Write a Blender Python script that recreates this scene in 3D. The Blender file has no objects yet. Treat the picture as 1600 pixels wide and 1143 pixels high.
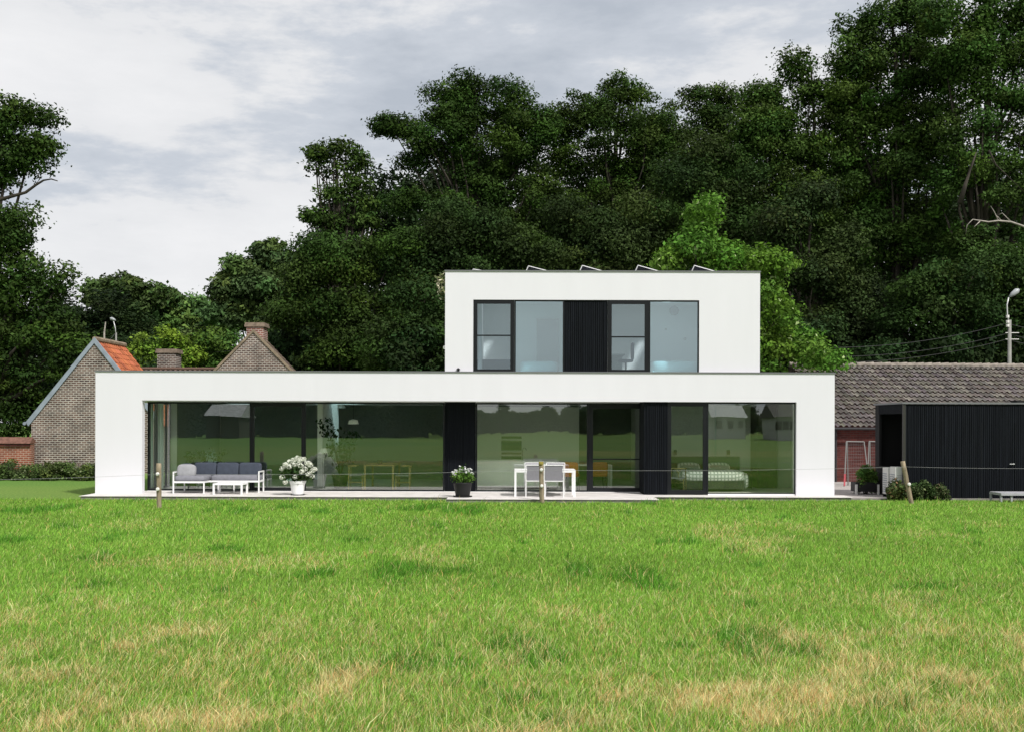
import bpy, math, random
import numpy as np
R = math.radians
random.seed(7)
sc = bpy.context.scene
COL = sc.collection

# ------------------------------------------------------------------ camera
F = 1650.0            # focal length in photo pixels (photo 1600 px wide)
CZ = 2.045            # eye height above the terrace
HY = 660.0            # horizon row
ROLL = 0.003
cam_d = bpy.data.cameras.new('camera')
cam = bpy.data.objects.new('camera', cam_d); COL.objects.link(cam)
cam.location = (0, 0, CZ)
cam.rotation_mode = 'XYZ'
from mathutils import Matrix
cam.matrix_world = Matrix.Translation((0, 0, CZ)) @ Matrix.Rotation(R(90), 4, 'X') @ Matrix.Rotation(ROLL, 4, 'Z')
cam_d.sensor_width = 36; cam_d.lens = 36 * F / 1600
cam_d.shift_y = (HY - 571.5) / 1600
cam_d.clip_start = 0.1; cam_d.clip_end = 3000
sc.camera = cam

def P(px, py, D):
    dx, dy = px - 800, py - HY
    x = dx + ROLL * dy; y = dy - ROLL * dx
    return (x / F * D, D, CZ - y / F * D)
def PX(px, D): return (px - 800) / F * D

# ------------------------------------------------------------------ world and sun
SUN_DIR = np.array([1.75, -2.2, 3.25]); SUN_DIR = SUN_DIR / np.linalg.norm(SUN_DIR)
w = bpy.data.worlds.new('World'); sc.world = w; w.use_nodes = True
nt = w.node_tree; nt.nodes.clear()
def N(nt, t, **kw):
    n = nt.nodes.new(t)
    for k, v in kw.items():
        if k in n.inputs.keys() if isinstance(k, str) else False: n.inputs[k].default_value = v
        else: setattr(n, k, v)
    return n
def L(nt, a, b): nt.links.new(a, b)
out = nt.nodes.new('ShaderNodeOutputWorld')
bg = nt.nodes.new('ShaderNodeBackground')
sky = nt.nodes.new('ShaderNodeTexSky'); sky.sky_type = 'NISHITA'; sky.sun_disc = False
sky.sun_elevation = math.asin(SUN_DIR[2]); sky.sun_rotation = math.atan2(SUN_DIR[0], SUN_DIR[1])
sk = nt.nodes.new('ShaderNodeVectorMath'); sk.operation = 'SCALE'; sk.inputs['Scale'].default_value = 0.10
tc = nt.nodes.new('ShaderNodeTexCoord')
mp = nt.nodes.new('ShaderNodeMapping'); mp.inputs['Scale'].default_value = (1.0, 1.0, 3.2); mp.inputs['Location'].default_value = (8.1, 1.5, 3.3)
n1 = nt.nodes.new('ShaderNodeTexNoise'); n1.inputs['Scale'].default_value = 2.3; n1.inputs['Detail'].default_value = 10; n1.inputs['Roughness'].default_value = 0.6; n1.inputs['Distortion'].default_value = 0.1
r1 = nt.nodes.new('ShaderNodeValToRGB')
e = r1.color_ramp.elements
e[0].position = 0.31; e[0].color = (0.44, 0.48, 0.54, 1)
e[1].position = 0.62; e[1].color = (0.825, 0.825, 0.835, 1)
m_ = e.new(0.40); m_.color = (0.55, 0.585, 0.64, 1)
m_ = e.new(0.455); m_.color = (0.735, 0.742, 0.758, 1)
n2 = nt.nodes.new('ShaderNodeTexNoise'); n2.inputs['Scale'].default_value = 1.3; n2.inputs['Detail'].default_value = 4
r2 = nt.nodes.new('ShaderNodeValToRGB'); r2.color_ramp.elements[0].position = 0.30; r2.color_ramp.elements[0].color = (0.93, 0.93, 0.93, 1); r2.color_ramp.elements[1].position = 0.6; r2.color_ramp.elements[1].color = (0.985, 0.985, 0.985, 1)
mix = nt.nodes.new('ShaderNodeMix'); mix.data_type = 'RGBA'
L(nt, tc.outputs['Generated'], mp.inputs['Vector']); L(nt, mp.outputs[0], n1.inputs['Vector']); L(nt, mp.outputs[0], n2.inputs['Vector'])
L(nt, n1.outputs['Fac'], r1.inputs[0]); L(nt, n2.outputs['Fac'], r2.inputs[0])
L(nt, sky.outputs[0], sk.inputs[0]); L(nt, sk.outputs[0], mix.inputs[6]); L(nt, r1.outputs[0], mix.inputs[7]); L(nt, r2.outputs[0], mix.inputs[0])
L(nt, mix.outputs[2], bg.inputs['Color']); bg.inputs['Strength'].default_value = 1.0; L(nt, bg.outputs[0], out.inputs[0])

sd = bpy.data.lights.new('sun', 'SUN'); sd.energy = 3.7; sd.angle = R(4); sd.color = (1.0, 0.965, 0.92)
so = bpy.data.objects.new('sun', sd); COL.objects.link(so); so.location = (20, -15, 30)
from mathutils import Vector
so.rotation_euler = Vector(SUN_DIR).to_track_quat('Z', 'Y').to_euler()
sc.view_settings.view_transform = 'Standard'; sc.view_settings.look = 'None'
sc.view_settings.exposure = 0.15; sc.view_settings.gamma = 1
sc.cycles.use_denoising = True
sc.cycles.max_bounces = 8; sc.cycles.transparent_max_bounces = 12; sc.cycles.diffuse_bounces = 6

# ------------------------------------------------------------------ materials
def mat(name, color, rough=0.8, var=0.0, vscale=4.0, bump=0.0, bscale=30.0, metal=0.0, spec=0.3, color2=None, detail=5, stretch=None):
    m = bpy.data.materials.new(name); m.use_nodes = True; t = m.node_tree
    b = t.nodes['Principled BSDF']
    b.inputs['Base Color'].default_value = (*color, 1); b.inputs['Roughness'].default_value = rough
    b.inputs['Metallic'].default_value = metal; b.inputs['Specular IOR Level'].default_value = spec
    co = t.nodes.new('ShaderNodeTexCoord').outputs['Object']
    if stretch:
        mp = t.nodes.new('ShaderNodeMapping'); mp.inputs['Scale'].default_value = stretch; L(t, co, mp.inputs[0]); co = mp.outputs[0]
    if var or color2:
        n = t.nodes.new('ShaderNodeTexNoise'); n.inputs['Scale'].default_value = vscale; n.inputs['Detail'].default_value = detail
        L(t, co, n.inputs['Vector'])
        r = t.nodes.new('ShaderNodeValToRGB'); r.color_ramp.elements[0].position = 0.32; r.color_ramp.elements[1].position = 0.68
        c1 = color if color2 else tuple(c * (1 - var) for c in color); c2 = color2 or tuple(min(1, c * (1 + var)) for c in color)
        r.color_ramp.elements[0].color = (*c1, 1); r.color_ramp.elements[1].color = (*c2, 1)
        L(t, n.outputs['Fac'], r.inputs[0]); L(t, r.outputs[0], b.inputs['Base Color'])
    if bump:
        n = t.nodes.new('ShaderNodeTexNoise'); n.inputs['Scale'].default_value = bscale; n.inputs['Detail'].default_value = 6
        L(t, co, n.inputs['Vector'])
        bp = t.nodes.new('ShaderNodeBump'); bp.inputs['Strength'].default_value = bump; bp.inputs['Distance'].default_value = 0.02
        L(t, n.outputs['Fac'], bp.inputs['Height']); L(t, bp.outputs[0], b.inputs['Normal'])
    return m

def brick_mat(name, c1, c2, mortar, bw=0.24, rh=0.085, ms=0.012, var=0.35, axis='XZ'):
    m = bpy.data.materials.new(name); m.use_nodes = True; t = m.node_tree; b = t.nodes['Principled BSDF']
    tc = t.nodes.new('ShaderNodeTexCoord'); sp = t.nodes.new('ShaderNodeSeparateXYZ'); L(t, tc.outputs['Object'], sp.inputs[0])
    ad = t.nodes.new('ShaderNodeMath'); ad.operation = 'ADD'; L(t, sp.outputs['X'], ad.inputs[0]); L(t, sp.outputs['Y'], ad.inputs[1])
    cb = t.nodes.new('ShaderNodeCombineXYZ'); L(t, ad.outputs[0], cb.inputs[0]); L(t, sp.outputs['Z'], cb.inputs[1])
    br = t.nodes.new('ShaderNodeTexBrick'); L(t, cb.outputs[0], br.inputs['Vector'])
    br.inputs['Scale'].default_value = 1; br.inputs['Brick Width'].default_value = bw; br.inputs['Row Height'].default_value = rh
    br.inputs['Mortar Size'].default_value = ms; br.inputs['Mortar Smooth'].default_value = 0.3; br.inputs['Bias'].default_value = -0.1
    br.inputs['Color1'].default_value = (*c1, 1); br.inputs['Color2'].default_value = (*c2, 1); br.inputs['Mortar'].default_value = (*mortar, 1)
    n = t.nodes.new('ShaderNodeTexNoise'); n.inputs['Scale'].default_value = 1.4; n.inputs['Detail'].default_value = 8; L(t, tc.outputs['Object'], n.inputs['Vector'])
    hs = t.nodes.new('ShaderNodeHueSaturation'); mr = t.nodes.new('ShaderNodeMapRange'); mr.inputs['From Min'].default_value = .3; mr.inputs['From Max'].default_value = .7
    mr.inputs['To Min'].default_value = 1 - var; mr.inputs['To Max'].default_value = 1 + var
    L(t, n.outputs['Fac'], mr.inputs[0]); L(t, mr.outputs[0], hs.inputs['Value']); L(t, br.outputs['Color'], hs.inputs['Color'])
    L(t, hs.outputs[0], b.inputs['Base Color']); b.inputs['Roughness'].default_value = 0.9; b.inputs['Specular IOR Level'].default_value = 0.1
    bp = t.nodes.new('ShaderNodeBump'); bp.inputs['Strength'].default_value = 0.5; bp.inputs['Distance'].default_value = 0.01; bp.invert = True
    L(t, br.outputs['Fac'], bp.inputs['Height']); L(t, bp.outputs[0], b.inputs['Normal'])
    return m

def attr_mat(name, rough=0.6, transl=0.0, spec=0.2, tint=(1, 1, 1)):
    m = bpy.data.materials.new(name); m.use_nodes = True; t = m.node_tree; b = t.nodes['Principled BSDF']
    a = t.nodes.new('ShaderNodeAttribute'); a.attribute_name = 'col'
    src = a.outputs['Color']
    L(t, src, b.inputs['Base Color']); b.inputs['Roughness'].default_value = rough; b.inputs['Specular IOR Level'].default_value = spec
    if transl:
        tr = t.nodes.new('ShaderNodeBsdfTranslucent'); L(t, src, tr.inputs['Color'])
        mx = t.nodes.new('ShaderNodeMixShader'); mx.inputs[0].default_value = transl
        L(t, b.outputs[0], mx.inputs[1]); L(t, tr.outputs[0], mx.inputs[2]); L(t, mx.outputs[0], t.nodes['Material Output'].inputs[0])
    return m

def glass_mat(name, tint, refl, rough=0.0, wave=0.004):
    m = bpy.data.materials.new(name); m.use_nodes = True; t = m.node_tree; t.nodes.remove(t.nodes['Principled BSDF'])
    tr = t.nodes.new('ShaderNodeBsdfTransparent'); tr.inputs[0].default_value = (*tint, 1)
    gl = t.nodes.new('ShaderNodeBsdfGlossy'); gl.inputs['Roughness'].default_value = rough; gl.inputs['Color'].default_value = ((0.92, 0.97, 0.93, 1) if tint[0] > tint[2] - .08 else (0.82, 0.96, 1.0, 1))
    fr = t.nodes.new('ShaderNodeFresnel'); fr.inputs['IOR'].default_value = 1.5
    mr = t.nodes.new('ShaderNodeMapRange'); mr.inputs['From Min'].default_value = 0.04; mr.inputs['From Max'].default_value = 1; mr.inputs['To Min'].default_value = refl; mr.inputs['To Max'].default_value = 1
    mx = t.nodes.new('ShaderNodeMixShader')
    tc = t.nodes.new('ShaderNodeTexCoord'); n = t.nodes.new('ShaderNodeTexNoise'); n.inputs['Scale'].default_value = 0.9; n.inputs['Detail'].default_value = 1
    L(t, tc.outputs['Object'], n.inputs['Vector']); bp = t.nodes.new('ShaderNodeBump'); bp.inputs['Strength'].default_value = 0.3; bp.inputs['Distance'].default_value = wave
    L(t, n.outputs['Fac'], bp.inputs['Height']); L(t, bp.outputs[0], gl.inputs['Normal'])
    ge = t.nodes.new('ShaderNodeNewGeometry'); bk = t.nodes.new('ShaderNodeMath'); bk.operation = 'SUBTRACT'; bk.inputs[0].default_value = 1; L(t, ge.outputs['Backfacing'], bk.inputs[1])
    mu = t.nodes.new('ShaderNodeMath'); mu.operation = 'MULTIPLY'; L(t, fr.outputs[0], mr.inputs[0]); L(t, mr.outputs[0], mu.inputs[0]); L(t, bk.outputs[0], mu.inputs[1])
    cm = t.nodes.new('ShaderNodeMix'); cm.data_type = 'RGBA'; L(t, ge.outputs['Backfacing'], cm.inputs[0]); cm.inputs[6].default_value = (*tint, 1); cm.inputs[7].default_value = (1, 1, 1, 1); L(t, cm.outputs[2], tr.inputs[0])
    L(t, mu.outputs[0], mx.inputs[0]); L(t, tr.outputs[0], mx.inputs[1]); L(t, gl.outputs[0], mx.inputs[2])
    L(t, mx.outputs[0], t.nodes['Material Output'].inputs[0])
    return m

M = {}
M['stucco'] = mat('white_render', (0.730, 0.718, 0.765), 0.9, 0.012, 1.6, 0.25, 120, stretch=(1.6, 1.6, 0.25))
M['cap'] = mat('roof_capping', (0.16, 0.165, 0.17), 0.5)
M['black_wood'] = mat('black_stained_timber', (0.006, 0.0075, 0.0105), 0.7, 0.35, 3.0, 0.3, 20, spec=0.12, stretch=(8, 8, 0.4))
M['black_metal'] = mat('black_window_metal', (0.006, 0.007, 0.009), 0.4)
M['dark_void'] = mat('dark_lining_and_shade', (0.01, 0.01, 0.011), 0.8)
M['glass'] = glass_mat('green_tinted_glass', (0.93, 0.98, 0.91), 0.215)
M['glass_up'] = glass_mat('upper_window_glass', (0.62, 0.92, 1.0), 0.31)
M['glass_up_door'] = glass_mat('upper_door_glass', (0.58, 0.70, 0.76), 0.20)
M['glass_door'] = glass_mat('door_glass', (0.66, 0.72, 0.68), 0.15)
M['white_metal'] = mat('white_powder_metal', (0.80, 0.80, 0.80), 0.4)
M['terrace'] = mat('pale_terrace_stone', (0.60, 0.57, 0.55), 0.8, 0.12, 2.5, 0.2, 60)
M['kerb'] = mat('grey_concrete_edge', (0.22, 0.205, 0.19), 0.9, 0.25, 3, 0.4, 30)
M['gravel'] = mat('gravel', (0.30, 0.275, 0.26), 0.95, color2=(0.44, 0.41, 0.39), vscale=40, bump=0.6, bscale=60)
M['old_brick'] = brick_mat('old_brown_brick', (0.15, 0.10, 0.08), (0.06, 0.045, 0.042), (0.40, 0.37, 0.335), bw=0.22, rh=0.088, ms=0.017)
M['red_brick'] = brick_mat('red_brick', (0.28, 0.09, 0.055), (0.20, 0.06, 0.04), (0.40, 0.34, 0.28), bw=0.22, rh=0.085, ms=0.011)
M['dark_brick'] = brick_mat('dark_red_brick', (0.115, 0.035, 0.030), (0.07, 0.024, 0.022), (0.10, 0.06, 0.055), bw=0.24, rh=0.08, ms=0.009, var=0.25)
M['zinc'] = mat('grey_verge_board', (0.25, 0.29, 0.34), 0.5, 0.15, 3)
M['verge'] = mat('pale_brown_verge', (0.24, 0.19, 0.135), 0.8, 0.25, 4)
M['tile'] = attr_mat('clay_tiles', 0.85, 0, 0.15)
M['leaf'] = attr_mat('foliage', 0.68, 0.2, 0.10)
M['grass'] = attr_mat('grass_blades', 0.55, 0.22, 0.25)
M['petal'] = mat('white_petals', (0.85, 0.86, 0.80), 0.7)
M['bark'] = mat('bark', (0.04, 0.034, 0.027), 0.95, 0.4, 3, 0.8, 12, stretch=(1, 1, 0.3))
M['bleached'] = mat('bleached_dead_wood', (0.36, 0.33, 0.29), 0.9, 0.3, 5, 0.6, 20)
M['post_wood'] = mat('weathered_post_wood', (0.27, 0.22, 0.15), 0.95, 0.35, 6, 0.8, 40, stretch=(3, 3, 0.5))
M['lichen'] = mat('yellow_lichen_wood', (0.30, 0.25, 0.06), 0.95, 0.3, 12)
M['insul'] = mat('white_insulator', (0.75, 0.74, 0.70), 0.5)
M['wire'] = mat('galvanised_wire', (0.32, 0.32, 0.32), 0.6)
M['cable'] = mat('dark_cable', (0.045, 0.045, 0.045), 0.6)
M['concrete_pole'] = mat('pale_concrete_pole', (0.24, 0.24, 0.22), 0.85, 0.15, 3)
M['lamp'] = mat('lamp_glass', (0.34, 0.36, 0.37), 0.3)
M['cushion_dark'] = mat('slate_cushion_cloth', (0.055, 0.065, 0.09), 0.95, 0.12, 10, 0.2, 150)
M['cushion_mid'] = mat('grey_cushion_cloth', (0.21, 0.21, 0.24), 0.95, 0.1, 10, 0.2, 150)
M['cushion_light'] = mat('pale_grey_cloth', (0.30, 0.30, 0.32), 0.95, 0.1, 10, 0.2, 150)
M['mesh_cloth'] = mat('grey_sling_mesh', (0.24, 0.235, 0.26), 0.9, 0.1, 60)
M['white_pot'] = mat('white_pot', (0.80, 0.80, 0.80), 0.5, 0.04, 3)
M['black_pot'] = mat('black_pot', (0.012, 0.012, 0.013), 0.5)
M['soil'] = mat('soil', (0.03, 0.022, 0.015), 1)
M['int_white'] = mat('interior_white', (0.84, 0.85, 0.84), 0.8)
M['int_back'] = mat('living_room_back_wall', (0.20, 0.22, 0.20), 0.8)
M['int_grey'] = mat('interior_grey', (0.42, 0.43, 0.42), 0.8)
M['int_dark'] = mat('interior_dark_wood', (0.05, 0.05, 0.04), 0.7, 0.2, 4)
M['int_floor'] = mat('interior_floor', (0.60, 0.58, 0.55), 0.5, 0.1, 2)
M['cab'] = mat('cabinet_white', (0.93, 0.94, 0.93), 0.4)
M['pale_tube'] = mat('dull_pale_tube', (0.22, 0.22, 0.21), 0.6)
M['oven'] = mat('oven_black_glass', (0.02, 0.03, 0.02), 0.15)
M['oak'] = mat('light_oak', (0.27, 0.21, 0.10), 0.6, 0.15, 5, stretch=(1, 8, 1))
M['orange'] = mat('rust_orange_leather', (0.50, 0.17, 0.03), 0.6)
M['curtain'] = mat('grey_green_curtain', (0.66, 0.76, 0.72), 0.9)
M['curtain_dark'] = mat('charcoal_curtain', (0.06, 0.065, 0.075), 0.9)
M['bronze'] = mat('black_lamp_metal', (0.02, 0.02, 0.02), 0.4)
M['panel'] = mat('solar_cell_panel', (0.012, 0.014, 0.025), 0.75, spec=.05)
M['alu'] = mat('aluminium', (0.6, 0.6, 0.6), 0.35, metal=0.2)
M['white_plastic'] = mat('off_white_plastic', (0.66, 0.66, 0.63), 0.5, 0.05, 3)
M['red_paint'] = mat('faded_red_paint', (0.55, 0.10, 0.12), 0.6)
M['grey_slats'] = mat('grey_bench_slats', (0.36, 0.36, 0.38), 0.7, 0.1, 6)
def check_mat():
    m = bpy.data.materials.new('checked_duvet'); m.use_nodes = True; t = m.node_tree; b = t.nodes['Principled BSDF']
    tc = t.nodes.new('ShaderNodeTexCoord'); sp = t.nodes.new('ShaderNodeSeparateXYZ'); L(t, tc.outputs['Object'], sp.inputs[0])
    def mth(op, a, b_=None):
        n = t.nodes.new('ShaderNodeMath'); n.operation = op
        for k, v in enumerate((a, b_)):
            if v is None: continue
            if isinstance(v, (int, float)): n.inputs[k].default_value = v
            else: L(t, v, n.inputs[k])
        return n.outputs[0]
    u = mth('LESS_THAN', mth('FRACT', mth('MULTIPLY', sp.outputs['X'], 9.5)), .34); v = mth('LESS_THAN', mth('FRACT', mth('MULTIPLY', mth('SUBTRACT', sp.outputs['Z'], sp.outputs['Y']), 9.5)), .34)
    mx = t.nodes.new('ShaderNodeMix'); mx.data_type = 'RGBA'; L(t, mth('MAXIMUM', u, v), mx.inputs[0]); mx.inputs[6].default_value = (.88, .88, .86, 1); mx.inputs[7].default_value = (.38, .42, .38, 1)
    L(t, mx.outputs[2], b.inputs['Base Color']); b.inputs['Roughness'].default_value = 0.95
    return m
M['duvet'] = check_mat()

def field_mat():
    m = bpy.data.materials.new('meadow_ground'); m.use_nodes = True; t = m.node_tree; b = t.nodes['Principled BSDF']
    tc = t.nodes.new('ShaderNodeTexCoord')
    def noise(s, d, sc_=(1, 1, 1)):
        mp = t.nodes.new('ShaderNodeMapping'); mp.inputs['Scale'].default_value = sc_; L(t, tc.outputs['Object'], mp.inputs[0])
        n = t.nodes.new('ShaderNodeTexNoise'); n.inputs['Scale'].default_value = s; n.inputs['Detail'].default_value = d; L(t, mp.outputs[0], n.inputs['Vector']); return n.outputs['Fac']
    def ramp(fac, stops):
        r = t.nodes.new('ShaderNodeValToRGB'); el = r.color_ramp.elements
        el[0].position, el[0].color = stops[0][0], (*stops[0][1], 1); el[1].position, el[1].color = stops[-1][0], (*stops[-1][1], 1)
        for p, c in stops[1:-1]: x = el.new(p); x.color = (*c, 1)
        L(t, fac, r.inputs[0]); return r.outputs[0]
    fine = ramp(noise(14, 8), [(0.3, (0.075, 0.16, 0.028)), (0.55, (0.135, 0.25, 0.045)), (0.75, (0.21, 0.31, 0.085))])
    broad = ramp(noise(0.03, 5, (0.35, 1, 1)), [(0.40, (.8, .85, .9)), (0.5, (1.15, 0.95, 1.1)), (0.58, (.95, .9, 1.0)), (0.68, (1.8, 1.1, 1.7))])
    mx = t.nodes.new('ShaderNodeMix'); mx.data_type = 'RGBA'; mx.blend_type = 'MULTIPLY'; mx.inputs[0].default_value = 1
    L(t, fine, mx.inputs[6]); L(t, broad, mx.inputs[7]); L(t, mx.outputs[2], b.inputs['Base Color']); b.inputs['Roughness'].default_value = 0.95; b.inputs['Specular IOR Level'].default_value = 0.1
    bp = t.nodes.new('ShaderNodeBump'); bp.inputs['Strength'].default_value = 0.6; bp.inputs['Distance'].default_value = 0.05; L(t, noise(25, 6), bp.inputs['Height']); L(t, bp.outputs[0], b.inputs['Normal'])
    return m
M['field'] = field_mat()

# ------------------------------------------------------------------ helpers
def tag(o, label=None, cat=None, group=None, kind=None):
    if label: o['label'] = label
    if cat: o['category'] = cat
    if group: o['group'] = group
    if kind: o['kind'] = kind
    return o
def thing(name, label, cat, loc=(0, 0, 0), group=None):
    o = bpy.data.objects.new(name, None); COL.objects.link(o); o.location = loc; o.empty_display_size = 0.3
    return tag(o, label, cat, group)
def origin(o):
    v = Vector((0, 0, 0))
    while o is not None: v = v + o.location; o = o.parent
    return v
class MB:
    def __init__(s): s.v = []; s.f = []
    def box(s, x0, x1, y0, y1, z0, z1):
        b = len(s.v)
        s.v += [(x, y, z) for z in (z0, z1) for y in (y0, y1) for x in (x0, x1)]
        for q in ((0, 2, 3, 1), (4, 5, 7, 6), (0, 1, 5, 4), (2, 6, 7, 3), (0, 4, 6, 2), (1, 3, 7, 5)): s.f.append(tuple(b + i for i in q))
        return s
    def poly(s, pts, faces):
        b = len(s.v); s.v += [tuple(p) for p in pts]; s.f += [tuple(b + i for i in f) for f in faces]; return s
    def prism(s, outline, d):          # outline of 3d points, extruded by vector d
        n = len(outline); b = len(s.v); s.v += [tuple(p) for p in outline]; s.v += [tuple(p[i] + d[i] for i in range(3)) for p in outline]
        s.f.append(tuple(b + i for i in range(n))); s.f.append(tuple(b + n + i for i in reversed(range(n))))
        for i in range(n): j = (i + 1) % n; s.f.append((b + i, b + n + i, b + n + j, b + j))
        return s
    def tube(s, pts, r, n=6):
        pts = [Vector(p) for p in pts]; rs = r if isinstance(r, (list, tuple)) else [r] * len(pts); b = len(s.v)
        for i, p in enumerate(pts):
            d = (pts[min(i + 1, len(pts) - 1)] - pts[max(i - 1, 0)]).normalized()
            u = d.cross(Vector((0.13, 0.21, 1)) if abs(d.z) < .95 else Vector((1, 0.1, 0))).normalized(); v = d.cross(u)
            for k in range(n): a = 2 * math.pi * (k + .5) / n; q = p + (u * math.cos(a) + v * math.sin(a)) * rs[i]; s.v.append(tuple(q))
        for i in range(len(pts) - 1):
            for k in range(n): k2 = (k + 1) % n; s.f.append((b + i * n + k, b + i * n + k2, b + (i + 1) * n + k2, b + (i + 1) * n + k))
        s.f.append(tuple(b + k for k in reversed(range(n)))); s.f.append(tuple(b + (len(pts) - 1) * n + k for k in range(n)))
        return s
    def lathe(s, prof, c, n=20):
        b = len(s.v)
        for (r, z) in prof:
            for k in range(n): a = 2 * math.pi * k / n; s.v.append((c[0] + r * math.cos(a), c[1] + r * math.sin(a), c[2] + z))
        for i in range(len(prof) - 1):
            for k in range(n): k2 = (k + 1) % n; s.f.append((b + i * n + k, b + i * n + k2, b + (i + 1) * n + k2, b + (i + 1) * n + k))
        s.f.append(tuple(b + k for k in reversed(range(n)))); s.f.append(tuple(b + (len(prof) - 1) * n + k for k in range(n)))
        return s
    def soft(s, c, h, e=0.35, n=12, bulge=0.0, tilt=0.0):   # superellipsoid cushion, half sizes h
        b = len(s.v); nu, nv = n * 2, n
        sg = lambda v, p: math.copysign(abs(v) ** p, v)
        for j in range(nv + 1):
            t = -math.pi / 2 + math.pi * j / nv
            for i in range(nu):
                a = 2 * math.pi * i / nu
                x = h[0] * sg(math.cos(t), e) * sg(math.cos(a), e); y = h[1] * sg(math.cos(t), e) * sg(math.sin(a), e); z = h[2] * sg(math.sin(t), e)
                if tilt: y, z = y * math.cos(tilt) - z * math.sin(tilt), y * math.sin(tilt) + z * math.cos(tilt)
                s.v.append((c[0] + x, c[1] + y, c[2] + z))
        for j in range(nv):
            for i in range(nu): i2 = (i + 1) % nu; s.f.append((b + j * nu + i, b + j * nu + i2, b + (j + 1) * nu + i2, b + (j + 1) * nu + i))
        return s
    def build(s, name, m, parent=None, smooth=False, bevel=0):
        me = bpy.data.meshes.new(name); off = origin(parent) if parent else Vector((0, 0, 0))
        me.from_pydata([(x - off.x, y - off.y, z - off.z) for x, y, z in s.v], [], s.f); me.materials.append(m)
        if smooth: me.polygons.foreach_set('use_smooth', [True] * len(me.polygons))
        me.update()
        o = bpy.data.objects.new(name, me); COL.objects.link(o)
        if parent: o.parent = parent
        if bevel:
            bv = o.modifiers.new('bevel', 'BEVEL'); bv.width = bevel; bv.segments = 2; bv.limit_method = 'ANGLE'
        return o
def B(*a): return MB().box(*a)
def copy_tree(o, parent=None):
    c = o.copy(); COL.objects.link(c)
    if parent: c.parent = parent
    for ch in o.children: copy_tree(ch, c)
    return c
def place(o, loc, rz=0, label=None, group=None):
    o.location = loc; o.rotation_euler = (0, 0, rz)
    if label: o['label'] = label
    if group: o['group'] = group
    return o

def np_mesh(name, verts, k, cols, m, parent=None, smooth=False):
    """verts (n*k,3) for n polygons of k own vertices each"""
    off = np.array(origin(parent)) if parent else np.zeros(3)
    verts = (verts - off).astype(np.float32); nv = len(verts); nf = nv // k
    me = bpy.data.meshes.new(name); me.vertices.add(nv); me.vertices.foreach_set('co', verts.ravel())
    me.loops.add(nv); me.loops.foreach_set('vertex_index', np.arange(nv, dtype=np.int32))
    me.polygons.add(nf); me.polygons.foreach_set('loop_start', np.arange(0, nv, k, dtype=np.int32)); me.polygons.foreach_set('loop_total', np.full(nf, k, dtype=np.int32))
    me.update(calc_edges=True)
    ca = me.color_attributes.new('col', 'FLOAT_COLOR', 'POINT')
    c4 = np.ones((nv, 4), np.float32); c4[:, :3] = cols; ca.data.foreach_set('color', c4.ravel())
    me.materials.append(m)
    o = bpy.data.objects.new(name, me); COL.objects.link(o)
    if parent: o.parent = parent
    return o

def vnoise(x, y, seed=0):
    xi, yi = np.floor(x).astype(np.int64), np.floor(y).astype(np.int64); fx, fy = x - xi, y - yi
    fx = fx * fx * (3 - 2 * fx); fy = fy * fy * (3 - 2 * fy)
    def h(a, b):
        n = (a * 374761393 + b * 668265263 + seed * 1442695) & 0xffffffff; n = ((n ^ (n >> 13)) * 1274126177) & 0xffffffff; return ((n ^ (n >> 16)) & 0xffff) / 65535.0
    return (h(xi, yi) * (1 - fx) + h(xi + 1, yi) * fx) * (1 - fy) + (h(xi, yi + 1) * (1 - fx) + h(xi + 1, yi + 1) * fx) * fy
def fbm(x, y, seed=0, o=4):
    s = np.zeros_like(x); a = 0.5; t = 0
    for i in range(o): s += a * vnoise(x * 2 ** i, y * 2 ** i, seed + i * 17); t += a; a *= 0.55
    return s / t
def unit(v): return v / (np.linalg.norm(v, axis=-1, keepdims=True) + 1e-9)

# ------------------------------------------------------------------ foliage and trees
def leaf_quads(cen, nrm, size, rng):
    n = len(cen); r = rng.normal(size=(n, 3)); t = unit(np.cross(nrm, r)); b = np.cross(nrm, t)
    l = size * rng.uniform(0.6, 1.35, (n, 1)); wd = l * rng.uniform(0.4, 0.7, (n, 1))
    fold = nrm * l * rng.uniform(-.25, .25, (n, 1))
    return np.stack([cen - t * l * .5, cen + b * wd * .5 + fold, cen + t * l * .5, cen - b * wd * .5 + fold * .5], 1).reshape(-1, 3)

def foliage(subs, per, leaf, base, rng, tipcol=None, flat=0.65, colvar=0.38, upb=0.5):
    """subs (n,4): centre + radius of leaf clumps; returns verts, cols"""
    V = []; C = []
    base = np.array(base)
    for (x, y, z, r) in subs:
        n = max(12, int(per * r * r)); d = unit(rng.normal(size=(n, 3)))
        lump = 1 + 0.28 * np.sin(d[:, :1] * 5 + x) * np.sin(d[:, 2:] * 6 + z) + 0.15 * rng.normal(size=(n, 1))
        rr = r * (rng.uniform(0.25, 1, (n, 1)) ** 0.5) * lump
        p = np.array([x, y, z]) + d * rr * np.array([1, 1, flat])
        nn = unit(d * 0.7 + rng.normal(size=(n, 3)) * 0.55 + np.array([0, 0, upb]))
        V.append(leaf_quads(p, nn, leaf, rng))
        cl = base * rng.uniform(1 - colvar, 1 + colvar) * np.array([rng.uniform(.85, 1.2), 1, rng.uniform(.8, 1.2)])
        c = cl * rng.uniform(0.6, 1.4, (n, 1))
        if tipcol is not None:
            k = (rng.random((n, 1)) < tipcol[1]); c = np.where(k, np.array(tipcol[0]) * rng.uniform(.8, 1.2, (n, 1)), c)
        C.append(np.repeat(c, 4, 0))
    return np.concatenate(V), np.concatenate(C)

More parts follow.
